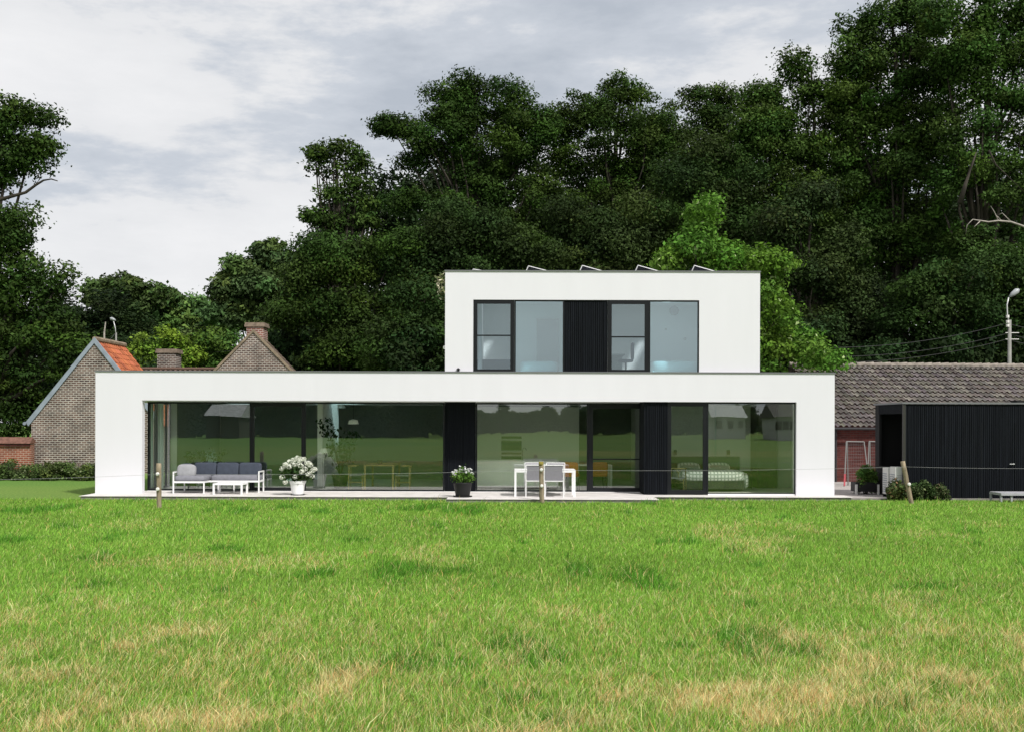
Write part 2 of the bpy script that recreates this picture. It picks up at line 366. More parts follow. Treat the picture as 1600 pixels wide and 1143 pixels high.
def subclumps(ells, D, rng, sub_r, dens, depth=None, grow=1.0):
    S = []
    for ell in ells:
        cx, cy, rx, ry = ell[:4]; rx *= grow; ry *= 1 + (grow - 1) * .35; dd = ell[4] if len(ell) > 4 else 0
        c = np.array(P(cx, cy, D + dd)); s = F / (D + dd); a, b = rx / s, ry / s; dep = depth or (a + b) / 2 * 0.9
        n = max(5, int(dens * (a * b + 0.5 * a * dep) / (sub_r * sub_r)))
        for i in range(n):
            for _ in range(8):
                d = unit(rng.normal(size=3))
                if d[1] < 0.35 or rng.random() < 0.3: break
            q = rng.uniform(0.3, 1.12) ** 0.6 * (1.0 if rng.random() > .12 else rng.uniform(1.05, 1.3)); r = sub_r * rng.uniform(0.55, 1.25)
            fa, fb, fd = max(a - r * .6, .1 * a), max(b - r * .45, .1 * b), max(dep - r * .7, .1)
            S.append((c[0] + d[0] * q * fa, c[1] + d[1] * q * fd, c[2] + d[2] * q * fb, r))
    return np.array(S)

def make_tree(name, label, ells, D, base, seed, trunk_px=None, leaf=0.175, per=640, sub_r=.92, dens=2.0, group=None, tip=None, trunk_r=0.35, cat='tree', ground=-0.1, lim=0.22, bark='bark', depth=None, colvar=.45, grow=1.22):
    rng = np.random.default_rng(seed)
    S = subclumps(ells, D, rng, sub_r, dens, depth, grow)
    cx = trunk_px if trunk_px is not None else np.mean([e_[0] for e_ in ells[-3:]])
    bx = PX(cx, D); root = thing(name, label, cat, (bx, D, ground), group)
    V, C = foliage(S, per, leaf, base, rng, tip, colvar=colvar)
    np_mesh('crown', V, 4, C, M['leaf'], root)
    mb = MB(); top = S[:, 2].max(); lo = S[:, 2].min()
    axis = []
    upper = S[S[:, 2] > lo + 0.6 * (top - lo)]; tx, ty = upper[:, 0].mean(), upper[:, 1].mean()
    for i in range(8):
        t = i / 7; axis.append((bx + (tx - bx) * t ** 1.5 + math.sin(i * 2.1 + seed) * 0.2 * t, D + (ty - D) * t, ground + (top - 0.8 - ground) * t))
    mb.tube(axis, [trunk_r * (1.25 if i == 0 else 1) * (1 - 0.88 * i / 7) for i in range(8)], 8)
    for (x, y, z, r) in S:
        if rng.random() > lim: continue
        t = min(0.95, max(0.18, ((z - ground) / (top - ground) - 0.18 - 0.25 * rng.random()))); i = int(t * 7); f = t * 7 - i
        a = np.array(axis[i]) * (1 - f) + np.array(axis[min(i + 1, 7)]) * f; b = np.array([x, y, z]); m1 = a * .6 + b * .4 + np.array([0, 0, -.05]) * np.linalg.norm(b - a) + rng.normal(size=3) * .15; m2 = a * .25 + b * .75 + rng.normal(size=3) * .15
        r0 = trunk_r * (1 - .85 * t) * 0.42
        mb.tube([a, m1, m2, b], [r0, r0 * .7, r0 * .42, 0.02], 5)
    mb.build('trunk', M[bark], root, smooth=True)
    return root

DARK = (0.037, 0.072, 0.012); OAK = (0.034, 0.068, 0.012); GREY = (0.030, 0.052, 0.014); MID = (0.040, 0.092, 0.020); BRIGHT = (0.092, 0.195, 0.024)
WG = 'tall trees of the wood behind the house'
TREES = [
 ('oak_tree', 'broad dark oak with a ragged crown directly behind the left end of the upper storey', [(735,135,50,30),(700,165,45,35),(780,165,55,38),(640,225,42,42),(700,220,60,48),(770,225,70,60),(835,210,38,45),(620,195,25,22),(650,320,55,32),(730,310,60,45),(800,310,70,60),(690,400,90,60),(790,410,80,70),(850,320,30,60),(848,190,30,34),(600,200,18,16)], 62, OAK, 11, 755, dict(trunk_r=.5)),
 ('oak_tree', 'dark round topped tree behind the middle of the upper storey', [(965,140,42,28),(888,185,26,30),(1050,205,28,34),(920,170,38,34),(1005,175,45,38),(960,220,90,50),(900,240,40,50),(1020,250,45,50),(960,320,95,60),(930,400,80,60),(1010,400,70,60)], 64, DARK, 12, 960, dict(trunk_r=.5)),
 ('oak_tree', 'smaller twin headed dark tree in the dip right of the round topped one', [(1085,155,26,26),(1130,160,36,30),(1110,200,50,34),(1115,270,60,45),(1150,240,40,40)], 67, OAK, 13, 1110, dict()),
 ('oak_tree', 'leafy dark green tree with two light top lobes right of the twin headed tree', [(1240,105,26,28),(1190,155,26,24),(1230,160,40,32),(1290,150,50,55),(1330,200,45,60),(1320,290,50,60),(1220,230,55,50),(1200,200,45,40),(1165,190,28,34),(1335,120,45,50),(1290,240,60,60),(1200,320,60,60),(1280,330,70,60)], 57, (0.048,0.092,0.016), 14, 1260, dict()),
 ('oak_tree', 'very tall tree cut by the top of the photo behind the barn', [(1385,30,45,32),(1345,45,34,30),(1440,30,48,34),(1335,85,40,40),(1400,95,60,50),(1350,170,65,55),(1430,180,60,60),(1455,110,45,55),(1440,60,35,40),(1460,240,45,60),(1380,270,80,60),(1360,370,60,70),(1430,390,60,80)], 56, (0.045,0.088,0.016), 15, 1400, dict(trunk_r=.55)),
 ('oak_tree', 'towering tree with feathery top at the upper right corner', [(1600,30,40,40),(1480,25,50,35),(1530,60,50,50),(1560,15,60,35),(1500,90,60,45),(1590,90,55,50),(1540,170,75,55),(1620,190,60,60),(1500,260,60,60),(1580,290,70,60),(1540,400,60,60)], 53, (0.048,0.096,0.018), 16, 1530, dict(trunk_r=.5)),
 ('oak_tree', 'dark tree filling the right edge of the photo', [(1680,60,70,60),(1670,170,70,70),(1650,300,60,70),(1660,420,70,80)], 55, (0.04,0.08,0.016), 17, 1670, dict()),
 ('bushy_tree', 'grey green bushy tree right of the bright green tree', [(1275,315,48,30),(1225,350,45,38),(1310,375,42,45),(1250,420,75,55),(1325,440,36,50),(1280,500,70,60)], 52, GREY, 18, 1280, dict(sub_r=1.2, trunk_r=.25)),
 ('bushy_tree', 'dull green low crown below the twin headed tree', [(1110,235,50,35),(1080,285,60,45),(1150,300,55,50),(1110,360,80,60)], 56, (0.028,0.052,0.011), 19, 1110, dict(sub_r=1.3)),
 ('bushy_tree', 'grey green low crown below the broad oak', [(760,345,75,40),(700,380,70,50),(820,400,60,60),(740,450,110,60),(650,430,50,50)], 54, (0.026,0.050,0.011), 20, 745, dict(sub_r=1.2)),
 ('bushy_tree', 'low shadowy crown behind the solar panels', [(900,340,60,45),(960,390,80,60),(890,430,80,60),(1010,350,50,50)], 56, (0.032,0.056,0.014), 21, 930, dict(sub_r=1.3)),
 ('oak_tree', 'slim open topped oak standing clear of the wood on its left side', [(530,232,40,16),(500,240,22,12),(560,250,20,16),(535,262,45,18),(560,290,35,18),(515,300,30,14),(545,320,50,20),(490,338,24,12),(565,345,30,18),(530,350,34,18)], 57, (0.042, 0.080, 0.015), 22, 528, dict(sub_r=.7, per=380, leaf=.2, grow=1.0, lim=.9, trunk_r=.42, dens=1.7)),
 ('bushy_tree', 'wide dark tree under the slim oak', [(520,390,60,22),(480,420,45,36),(560,410,55,45),(610,390,50,45),(500,480,75,50),(590,490,70,60),(560,560,110,50),(460,500,30,35)], 54, (0.036, 0.070, 0.012), 23, 535, dict(sub_r=1.2)),
 ('bushy_tree', 'dark leafy tree beside the left side of the upper storey', [(650,480,60,50),(620,540,60,50),(690,520,50,60)], 50, (0.030,0.060,0.013), 24, 650, dict(sub_r=1.1)),
 ('bushy_tree', 'dark ivy covered tree behind the middle of the barn roof', [(1440,450,60,60),(1500,430,60,60),(1480,510,80,60)], 50, (0.032,0.066,0.014), 25, 1470, dict(sub_r=1.2)),
 ('bushy_tree', 'dark tree behind the right street lamp', [(1570,430,60,60),(1620,470,60,70),(1580,520,70,60)], 51, (0.034,0.07,0.015), 26, 1590, dict(sub_r=1.2)),
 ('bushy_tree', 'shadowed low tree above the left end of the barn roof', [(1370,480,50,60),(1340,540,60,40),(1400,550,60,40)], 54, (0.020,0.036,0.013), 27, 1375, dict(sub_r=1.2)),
 ('tulip_tree', 'bright green young tree with pointed top rising behind the upper storey', [(1095,330,16,20),(1097,358,32,24),(1092,388,50,26),(1062,408,38,24),(1130,410,50,34),(1036,416,16,14),(1175,420,50,34),(1090,450,70,30),(1185,470,50,45),(1215,415,18,22),(1205,500,48,45),(1190,545,55,40),(1250,550,44,36),(1285,566,28,20)], 40, BRIGHT, 28, 1120, dict(sub_r=.62, leaf=.17, per=640, dens=2.0, trunk_r=.16, tip=((0.36,0.46,0.20),0.02), depth=1.9, colvar=.14, grow=1.05)),
 ('oak_tree', 'huge old oak cut off by the left photo edge with a bare lower branch', [(38,185,48,28),(0,200,60,45),(60,225,26,28),(-60,230,60,80),(20,250,55,26),(-10,280,40,22),(18,345,42,28),(-20,380,70,45),(45,392,60,42),(76,436,54,38),(0,460,70,50),(88,485,44,44),(-60,480,60,80),(50,520,70,50),(104,535,38,50),(0,580,80,60),(80,600,60,60),(20,650,60,40),(-60,600,60,80)], 49.5, (0.034, 0.068, 0.012), 29, -20, dict(sub_r=1.0, leaf=.19, per=480, grow=1.05, trunk_r=.5)),
 ('bushy_tree', 'dark round tree between the old oak and the bright shrub', [(205,450,56,20),(165,462,28,22),(250,465,18,18),(195,490,50,30),(235,500,38,30),(170,530,50,45),(215,545,50,40)], 76, (0.062, 0.108, 0.030), 30, 205, dict(sub_r=1.1, leaf=.34)),
 ('bushy_tree', 'distant green tree just left of the farmhouse gable', [(300,485,34,22),(280,510,45,30),(330,510,45,30),(310,550,60,40)], 84, (0.095, 0.165, 0.045), 31, 305, dict(sub_r=1.3, leaf=.36)),
 ('bushy_tree', 'hazy looking tree with a pointed shoulder above the farmhouse chimney', [(420,400,30,20),(385,420,34,22),(440,420,30,30),(360,450,36,24),(410,460,60,40),(430,500,60,50),(355,490,30,30)], 80, (0.072, 0.122, 0.038), 32, 410, dict(sub_r=1.1, leaf=.34)),
 ('small_tree', 'light green rounded tree between the two brick chimneys and the old oak', [(255,530,38,24),(230,555,34,26),(285,555,32,26),(255,580,55,30)], 60, (0.12,0.215,0.026), 33, 255, dict(sub_r=.8, leaf=.2, per=420, trunk_r=.12)),
 ('small_tree', 'mid green bushy tree left of the farmhouse gable', [(325,545,34,30),(350,530,24,22),(330,580,44,26)], 61, (0.07,0.14,0.024), 34, 335, dict(sub_r=.9, leaf=.2, per=420, trunk_r=.12)),
 ('small_tree', 'mid green bushy tree right of the farmhouse gable', [(470,540,40,34),(440,530,26,30),(500,565,40,26),(455,580,50,26)], 58, (0.040,0.085,0.018), 35, 465, dict(sub_r=.9, leaf=.2, per=420, trunk_r=.12)),
 ('flowering_tree', 'small tree with cream blossom peeping out left of the upper storey', [(700,435,14,12),(706,455,16,18),(712,490,16,30)], 42, (0.10,0.13,0.05), 36, 710, dict(sub_r=.4, leaf=.18, per=260, trunk_r=.08, tip=((0.62,0.58,0.42),0.4))),
]
for nm, lb, el, D_, colr, sd_, tp, kw in TREES:
    make_tree(nm, lb, el, D_, colr, sd_, tp, **kw)
# second row, deeper in the wood: copies of one tree with their trunks and crowns
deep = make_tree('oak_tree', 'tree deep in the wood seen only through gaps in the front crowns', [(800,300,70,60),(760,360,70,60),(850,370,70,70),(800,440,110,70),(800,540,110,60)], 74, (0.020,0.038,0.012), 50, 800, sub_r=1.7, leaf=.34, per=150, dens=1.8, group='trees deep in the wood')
for i, px in enumerate(range(560, 1720, 105)):
    o = deep if i == 0 else copy_tree(deep)
    place(o, (PX(px, 74 + (i % 3) * 2), 74 + (i % 3) * 2, -0.1), i * 0.0 + (0.25 if i % 2 else -0.2))
    o.scale = (1, 1, 0.95 + 0.12 * (i % 3))
for i, px in enumerate((150, 60, -30)):
    o = copy_tree(deep); place(o, (PX(px, 70), 70, -0.1), .3 * i, 'shadowy tree seen behind the lower crown of the old oak', 'trees behind the old oak'); o.scale = (.8, .8, .52)

# understory along the foot of the wood
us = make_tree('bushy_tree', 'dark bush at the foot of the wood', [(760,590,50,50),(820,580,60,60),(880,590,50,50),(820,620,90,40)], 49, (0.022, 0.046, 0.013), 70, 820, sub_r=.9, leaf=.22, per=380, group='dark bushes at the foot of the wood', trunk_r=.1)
for i, px in enumerate((470, 580, 680, 1230, 1330, 1420, 1520, 1620, 150, 60, -30)):
    o = us if i == 0 else copy_tree(us); place(o, (PX(px, 50.5), 50.5 + (5 if px < 650 else 0), -0.1), .5 * i); o.scale = (1, 1, (1.25, 1.1, 1.2)[i % 3] * (.8 if px < 200 else 1))
# bare branches belong to their trees
def branch(root, pts, D, r0, twigs, m):
    mb = MB(); w_ = [P(x, y, D) for x, y in pts]; n = len(w_); mb.tube(w_, [r0 * (1 - .8 * i / (n - 1)) for i in range(n)], 6)
    for tw in twigs: q = [P(x, y, D) for x, y in tw]; mb.tube(q, [r0 * .4, r0 * .15] if len(q) == 2 else [r0 * .4 - r0 * .3 * i / (len(q) - 1) for i in range(len(q))], 5)
    return mb.build('bare_branch', m, root, smooth=True)
roots = {o['label']: o for o in COL.objects if 'label' in o.keys()}
oldoak = roots['huge old oak cut off by the left photo edge with a bare lower branch']
branch(oldoak, [(-30,318),(0,312),(22,306),(40,301),(55,290),(68,282),(80,280),(90,283)], 48.5, .11, [[(22,306),(14,298),(8,292)],[(55,290),(62,280),(60,272)],[(30,303),(36,292),(28,284)]], M['bark'])
edge = roots['towering tree with feathery top at the upper right corner']
branch(edge, [(1630,362),(1600,354),(1580,347),(1560,345),(1545,347),(1532,345),(1520,343),(1511,352),(1509,366)], 49.5, .062, [[(1560,345),(1553,330),(1548,322)],[(1580,347),(1566,333),(1560,336)],[(1532,345),(1524,353),(1521,356)],[(1566,346),(1556,336)]], M['bleached'])
branch(edge, [(1500,318),(1508,290),(1517,262),(1526,238)], 50, .14, [], M['bark'])
branch(edge, [(1545,235),(1556,258),(1575,276),(1600,300)], 50.2, .05, [[(1556,258),(1545,246)]], M['bark'])

# ------------------------------------------------------------------ ground
def ground():
    me = MB(); me.poly([(-900, -700, 0), (900, -700, 0), (900, 900, 0), (-900, 900, 0)], [(0, 1, 2, 3)])
    o = me.build('ground', M['field']); o.location.z = -0.10; tag(o, kind='structure'); return o
ground()
g = MB().poly([(9.165, 30.0, -.085), (40, 29.9, -.085), (40, 44, -.085), (9.165, 44, -.085)], [(0, 1, 2, 3)]).build('gravel_drive', M['gravel']); tag(g, kind='structure')
g = MB().box(9.17, 30, 29.88, 30.0, -.2, -.055).build('drive_edging', M['kerb']); tag(g, kind='structure')

# ------------------------------------------------------------------ house
DG, DR, DU = 31.2, 30.12, 30.15
XL, XR = PX(149, 30), PX(1304, 30)
ZT = 3.463; ZO = 2.655
house = thing('modern_house', 'flat roofed white rendered house with a long glazed ground floor and smaller upper storey', 'house', (0, 34, 0))
FX0, FX1 = PX(222, 30), PX(1244.5, 30)
lo = MB()
lo.box(XL, FX0, 30.0, 30.22, 0, ZO)                      # fin at left end
lo.box(FX1, XR, 30.0, 30.4, 0, ZO)                       # right pier
lo.box(XL, XR, 30.0, 30.3, ZO, ZT)                       # fascia
lo.box(XR - .3, XR, 30.4, 38.9, 0, ZO); lo.box(XR - .3, XR, 30.3, 38.9, ZO, ZT)
lo.box(XL, XL + .3, 30.3, 38.9, ZO, ZT); lo.box(XL + .3, XR - .3, 38.6, 38.9, 2.3, ZT); lo.box(XL + .3, XR - .3, 38.6, 38.9, 0, .3)
for i in range(6): lo.box(XL + .3 + i * 3.9, XL + 1.0 + i * 3.9, 38.6, 38.9, .3, 2.3) if i < 5 else lo.box(XR - 1.2, XR - .3, 38.6, 38.9, .3, 2.3)  # gaps between these piers are unseen rear openings added to let daylight in
lo.build('lower_wall', M['stucco'], house)
def holed_roof(x0, x1, y0, y1, z0, z1, holes, name):
    mb = MB(); hy0, hy1 = holes[0][2], holes[0][3]
    mb.box(x0, x1, y0, hy0, z0, z1); mb.box(x0, x1, hy1, y1, z0, z1); c = x0
    for h in holes: mb.box(c, h[0], hy0, hy1, z0, z1); c = h[1]
    mb.box(c, x1, hy0, hy1, z0, z1); return mb.build(name, M['int_white'], house)
fr_ = holed_roof(XL + .3, XR - .3, 30.3, 38.6, ZO + .003, 3.2, [(-9.6, -8.4, 34.6, 36.2), (-6.6, -5.0, 34.6, 36.2)], 'flat_roof')  # roof holes added out of sight to bring daylight into the ground floor
for a, b in ((-9.6, -8.4), (-6.6, -5.0)): MB().box(a - .05, b + .05, 34.55, 36.25, 3.205, 3.26).build('added_skylight', M['glass_up'], fr_)  # glass covers over the added roof holes
cp = MB()
cp.box(XL - .02, XR + .02, 29.975, 30.33, ZT, ZT + .035); cp.box(XL - .02, XL + .32, 30.33, 38.92, ZT, ZT + .035); cp.box(XR - .32, XR + .02, 30.33, 38.92, ZT, ZT + .035); cp.box(XL + .32, XR - .32, 38.58, 38.92, ZT, ZT + .035)
cp.build('parapet_capping', M['cap'], house)
UX0, UX1 = PX(695, DU), PX(1187, DU); UZ0, UZ1 = 3.2, 6.35
WX0, WX1 = PX(739, DU), PX(1092, DU); WZ1 = 5.546; WZ0 = 3.46
up = MB()
up.box(UX0, WX0, DU, DU + .3, ZT - .01, UZ1); up.box(WX1, UX1, DU, DU + .3, ZT - .01, UZ1); up.box(WX0, WX1, DU, DU + .3, WZ1, UZ1)
up.box(UX0, UX0 + .3, DU + .3, 37.5, UZ0, UZ1); up.box(UX1 - .3, UX1, DU + .3, 37.5, UZ0, UZ1); up.box(UX0 + .3, UX1 - .3, 37.2, 37.5, UZ0, UZ1)
up.build('upper_wall', M['stucco'], house)
ur_ = holed_roof(UX0 + .3, UX1 - .3, DU + .3, 37.2, 5.85, 6.15, [(-.9, .8, 31.6, 33.4), (3.0, 5.4, 31.6, 33.4)], 'upper_roof')  # unseen holes added to brighten the rooms behind the upper windows
cp = MB(); cp.box(UX0 - .02, UX1 + .02, DU - .025, DU + .33, UZ1, UZ1 + .035); cp.box(UX0 - .02, UX0 + .32, DU + .33, 37.52, UZ1, UZ1 + .035); cp.box(UX1 - .32, UX1 + .02, DU + .33, 37.52, UZ1, UZ1 + .035)
cp.build('upper_capping', M['cap'], house)
MB().box(UX0 + .3, UX1 - .3, DU + .32, 37.2, 3.3, 3.42).build('upper_floor', M['int_floor'], house)
# cladding panels of narrow vertical boards
def boards(x0, x1, y, z0, z1, parent, name='cladding', pitch=0.062, seed=1, thick=.05):
    rr = random.Random(seed); mb = MB(); mb.box(x0, x1, y + .02, y + .02 + thick, z0, z1); x = x0
    while x < x1 - .005:
        wd = min(pitch * rr.choice((.55, .72, .86)), x1 - x); d = rr.uniform(.002, .012)
        mb.box(x + .004, x + wd, y - d, y + .018, z0, z1); x += wd + rr.uniform(.008, .016)
    return mb.build(name, M['black_wood'], parent)
boards(PX(695, DG), PX(743, DG), DG, 0, ZO, house, seed=1)
boards(PX(1010, DR), PX(1043, DR), DR - .03, 0, ZO, house, seed=2)
boards(PX(881.5, DU), PX(949, DU), DU + .05, WZ0, WZ1, house, seed=3)
MB().box(PX(1010, DR) - .06, PX(1010, DR) - .003, DR, DG + .1, 0, ZO).build('return_panel', M['black_wood'], house)
# windows
def window(name, px0, px1, D, z0, z1, fr, parent, glass='glass', top=None, rail=None, handle=None, bot=None):
    x0, x1 = PX(px0, D), PX(px1, D); fy0, fy1 = D - .02, D + .06; top = top or fr; bot = bot or fr
    mb = MB(); mb.box(x0, x0 + fr, fy0, fy1, z0, z1); mb.box(x1 - fr, x1, fy0, fy1, z0, z1)
    mb.box(x0 + fr, x1 - fr, fy0, fy1, z1 - top, z1); mb.box(x0 + fr, x1 - fr, fy0, fy1, z0, z0 + bot)
    if rail: mb.box(x0 + fr, x1 - fr, fy0, fy0 + .03, rail - .018, rail + .018)
    o = mb.build(name, M['black_metal'], parent)
    MB().box(x0 + fr, x1 - fr, D + .02, D + .026, z0 + bot, z1 - top).build('pane', M[glass], o)
    if handle: MB().box(handle - .02, handle + .02, D - .06, D - .02, 1.0, 1.25).build('handle', M['black_metal'], o)
    return o
window('window', 231, 393, DG, 0.02, 2.635, .05, house)
window('sliding_door', 393.3, 475, DG, 0.02, 2.635, .075, house, top=.13, glass='glass', bot=.10)
window('window', 475.3, 694.7, DG, 0.02, 2.635, .045, house)
window('window', 743.3, 919.5, DG, 0.02, 2.635, .045, house)
window('sliding_door', 919.8, 1006, DG, 0.02, 2.635, .13, house, top=.16, glass='glass_door', rail=.98, bot=.12)
window('door', 1043.3, 1104, DR, 0.02, 2.65, .10, house, top=.12, glass='glass_door', bot=.13)
window('window', 1104.3, 1244.2, DR, 0.02, 2.65, .045, house)
window('window', 739.2, 803, DU + .04, WZ0, WZ1, .11, house, glass='glass_up_door', rail=4.53)
window('window', 803.3, 881.2, DU + .04, WZ0, WZ1, .04, house, glass='glass_up')
window('window', 949.3, 1013, DU + .04, WZ0, WZ1, .11, house, glass='glass_up_door', rail=4.50)
window('window', 1013.3, 1091.8, DU + .04, WZ0, WZ1, .04, house, glass='glass_up')
# side glass at left corner
sx = PX(231, DG)
s_ = MB().box(sx, sx + .05, DG + .065, DG + .12, .02, 2.635).box(sx, sx + .05, 33.05, 33.1, .02, 2.635).box(sx, sx + .05, DG + .12, 33.05, 2.58, 2.635).box(sx, sx + .05, DG + .12, 33.05, .02, .07).build('side_window', M['black_metal'], house)
MB().box(sx + .02, sx + .026, DG + .12, 33.05, .07, 2.58).build('pane', M['glass'], s_)
MB().box(sx, sx + .25, 33.11, 38.6, 0, ZO).build('side_wall', M['stucco'], house)
MB().box(sx + .253, sx + .28, 33.12, 37.89, .02, ZO).build('side_lining', M['int_back'], house)
MB().box(PX(232, DG), PX(1006, DG), DG - .10, DG - .025, 0.0, .022).box(PX(1106, DR), PX(1242, DR), DR - .06, DR - .025, 0.0, .045).build('sill', M['white_metal'], house)
# floors and inside walls
MB().box(sx + .01, XR - .31, DG + .065, 38.6, -.05, .02).build('inside_floor', M['int_floor'], house)
pw = MB()
for a_ in ((PX(496, 33.4), PX(504, 33.4), 33.4, 36.5), (PX(722, 32), PX(731, 32), 31.3, 36.8), (PX(1024, 31.5), PX(1030, 31.5), 30.2, 38.6)): MB().box(*a_, .02, ZO).build('partition_wall', M['int_white'], house)
pw.box(PX(1183, 34.3) - .1, PX(1183, 34.3), 34.3, 38.6, .02, ZO); pw.box(PX(1030, 34.3), PX(1183, 34.3) - .1, 34.3, 34.45, .02, ZO)
pw.build('partition_wall', M['int_white'], house)
MB().box(sx + .3, PX(1024, 31.5), 37.9, 38.1, .02, ZO).build('back_wall', M['int_back'], house)
MB().box(PX(1215, 33.5), XR - .3, 33.5, 33.6, .02, ZO).build('bathroom_wall', M['int_grey'], house)
pu = MB(); pu.box(UX0 + .3, UX1 - .3, 34.2, 34.3, 3.42, 5.85); pu.box(PX(915, 31) - .06, PX(915, 31) + .06, 30.6, 34.2, 3.42, 5.85); pu.box(UX0 + .9, UX0 + 1.0, 31.5, 34.2, 3.42, 5.85)
pu.build('upper_partition', M['int_white'], house)
MB().box(PX(838, 34.15), PX(872, 34.15), 34.12, 34.19, 3.42, 5.4).build('inside_door', M['int_grey'], house)
# small outside fittings
MB().lathe([(.0, 0), (.05, .02), (.05, .09), (.0, .12)], (UX0 - .03, DU + .4, 4.15), 10).build('wall_light', M['insul'], house)
# terrace
t_ = MB().box(XL + .02, PX(698, 28.2), 28.95, 31.25, -.16, 0).box(PX(698, 28.2), PX(1028, 28.2), 28.2, 31.25, -.16, 0).box(PX(1028, 28.2), XR + .25, 29.3, 31.25, -.16, 0)
tt = t_.build('terrace_base', M['kerb'], None); tag(tt, kind='structure')
t_ = MB().box(XL - .02, PX(698, 28.2) - .001, 28.92, 31.24, 0.003, .012).box(PX(698, 28.2), PX(1030, 28.2), 28.17, 31.24, .003, .012).box(PX(1030, 28.2) + .001, XR + .3, 29.26, 30.09, .003, .012)
tt = t_.build('terrace', M['terrace']); tag(tt, kind='structure')

# solar panels on the upper roof
def solar(px, D, hgt, label):
    o = thing('solar_panel', label, 'solar panel', (0, 0, 0), 'tilted panels on the flat roof')
    l = 1.25; d = 1.7
    MB().poly([(0, 0, hgt), (l, 0, .14), (l, d, .14), (0, d, hgt), (0, 0, hgt - .03), (l, 0, .11), (l, d, .11), (0, d, hgt - .03)], [(0, 1, 2, 3), (4, 7, 6, 5), (1, 5, 6, 2), (0, 3, 7, 4)]).build('panel', M['panel'], o)
    a = MB(); a.tube([(0, -.02, hgt - .01), (l, -.02, .13)], .014, 4); a.tube([(0, -.02, hgt), (-.22, -.02, 0.0)], .014, 4); a.tube([(l * .06, -.02, hgt * .45), (l, -.02, .09)], .012, 4); a.tube([(0, d, hgt), (-.22, d, 0.0)], .022, 4)
    a.build('frame', M['alu'], o)
    x, y, z = P(px, 424, D); o.location = (x, D, 6.15 + (0.15 if hgt > .4 else .17)); return o
solar(740, 31.8, .34, 'low tilted solar panel nearest the left corner of the upper roof')
solar(826, 31.8, .46, 'second tilted solar panel counted from the left on the upper roof')
solar(910, 31.8, .48, 'tilted solar panel in the middle of the row on the upper roof')
solar(997, 31.8, .49, 'fourth tilted solar panel counted from the left on the upper roof')
solar(1085, 31.8, .49, 'tilted solar panel in front of the bright green tree')
# small roof outlet on lower roof
v = thing('roof_vent', 'small black roof vent on the lower parapet beside the upper storey', 'roof vent', (*P(716, 582, 30.12)[:2], ZT + .035))
v_ = MB().lathe([(.03, 0), (.03, .05), (.06, .06), (.02, .10)], tuple(v.location), 10).build('cowl', M['black_metal'], v)

# ------------------------------------------------------------------ inside furniture
def curtain(x0, x1, y, m, label, amp=.035):
    mb = MB(); n = max(8, int((x1 - x0) / .03)); v = []; f = []
    for j, z in enumerate((.03, 2.6)):
        for i in range(n + 1): v.append((x0 + (x1 - x0) * i / n, y + math.sin(i * 1.35) * amp, z))
    for i in range(n): f.append((i, i + 1, n + 2 + i, n + 1 + i))
    mb.poly(v, f); o = mb.build('curtain', m, None, smooth=True); sol = o.modifiers.new('thick', 'SOLIDIFY'); sol.thickness = .006
    tag(o, label, 'curtain')
curtain(PX(234, 31.5), PX(240, 31.5), 31.5, M['curtain'], 'pale green grey curtain at the far left corner of the glazing')
curtain(PX(241, 32.2), PX(247, 32.2), 32.2, M['curtain_dark'], 'charcoal curtain between the two pale ones at the left corner')
curtain(PX(247, 31.6), PX(256, 31.6), 31.6, M['curtain'], 'wider pale green grey curtain left of the sofa')
curtain(PX(258, 32.8), PX(262, 32.8), 32.8, M['curtain_dark'], 'narrow charcoal curtain just left of the sofa')
curtain(PX(1117, 34.1), PX(1119, 34.1), 34.1, M['curtain'], 'thin pale curtain edge above the bed', .01)

def plant_leaves(parent, subs, per, leaf, base, seed, name='foliage', tip=None, flat=.9):
    rng = np.random.default_rng(seed); V, C = foliage(np.array(subs), per, leaf, base, rng, tip, flat=flat, upb=.2); return np_mesh(name, V, 4, C, M['leaf'], parent)
def potted(name, label, cat, loc, pot_r, pot_h, subs, per, leaf, base, seed, potm, potname='pot', stems=0, sh=1.2, tip=None):
    o = thing(name, label, cat, loc); x, y, z = loc
    MB().lathe([(pot_r * .72, 0), (pot_r * .95, pot_h * .82), (pot_r * 1.0, pot_h * .84), (pot_r * 1.03, pot_h), (pot_r * .93, pot_h), (pot_r * .9, pot_h * .9), (0.01, pot_h * .9)], loc, 24).build(potname, M[potm], o, smooth=False)
    if stems:
        st = MB(); rr = random.Random(seed)
        for s in subs: st.tube([(x, y, z + pot_h * .8), (x + (s[0]) * .4 , y, z + pot_h + (s[2] - pot_h) * .5), (x + s[0], y + s[1], z + s[2])], [.02, .013, .006], 5)
        st.build('stem', M['bark'], o)
    plant_leaves(o, [(x + a, y + b, z + c, d) for a, b, c, d in subs], per, leaf, base, seed, tip=tip)
    return o
fl = P(530, 765, 32.6)
potted('house_plant', 'tall leafy fig plant in a pot inside left of the dining chairs', 'plant', (PX(532, 32.6), 32.6, .02), .26, .42,
       [(-.45, 0, 1.95, .3), (-.3, 0, 1.65, .28), (-.15, 0, 1.3, .26), (.35, 0, 1.55, .3), (.15, 0, 1.15, .3), (.25, 0, .95, .26), (-.1, 0, .8, .22), (-.38, 0, 1.1, .2)], 420, .15, (0.02, 0.05, 0.015), 3, 'int_dark', stems=1)
for i, (px, h, lb) in enumerate(((300, .35, 'bushy green house plant inside behind the left cushion of the sofa'), (322, .5, 'upright green house plant inside behind the middle of the sofa'), (343, .45, 'green house plant with arching leaves inside behind the sofa'))):
    potted('house_plant', lb, 'plant', (PX(px, 32.4), 32.4, .02), .16, .6, [(0, 0, .85, .22), (-.1, 0, 1.0, .18), (.12, 0, .95 + h * .3, .16)], 500, .12, (0.02, 0.05, 0.014), 5 + i, 'int_dark', stems=1)
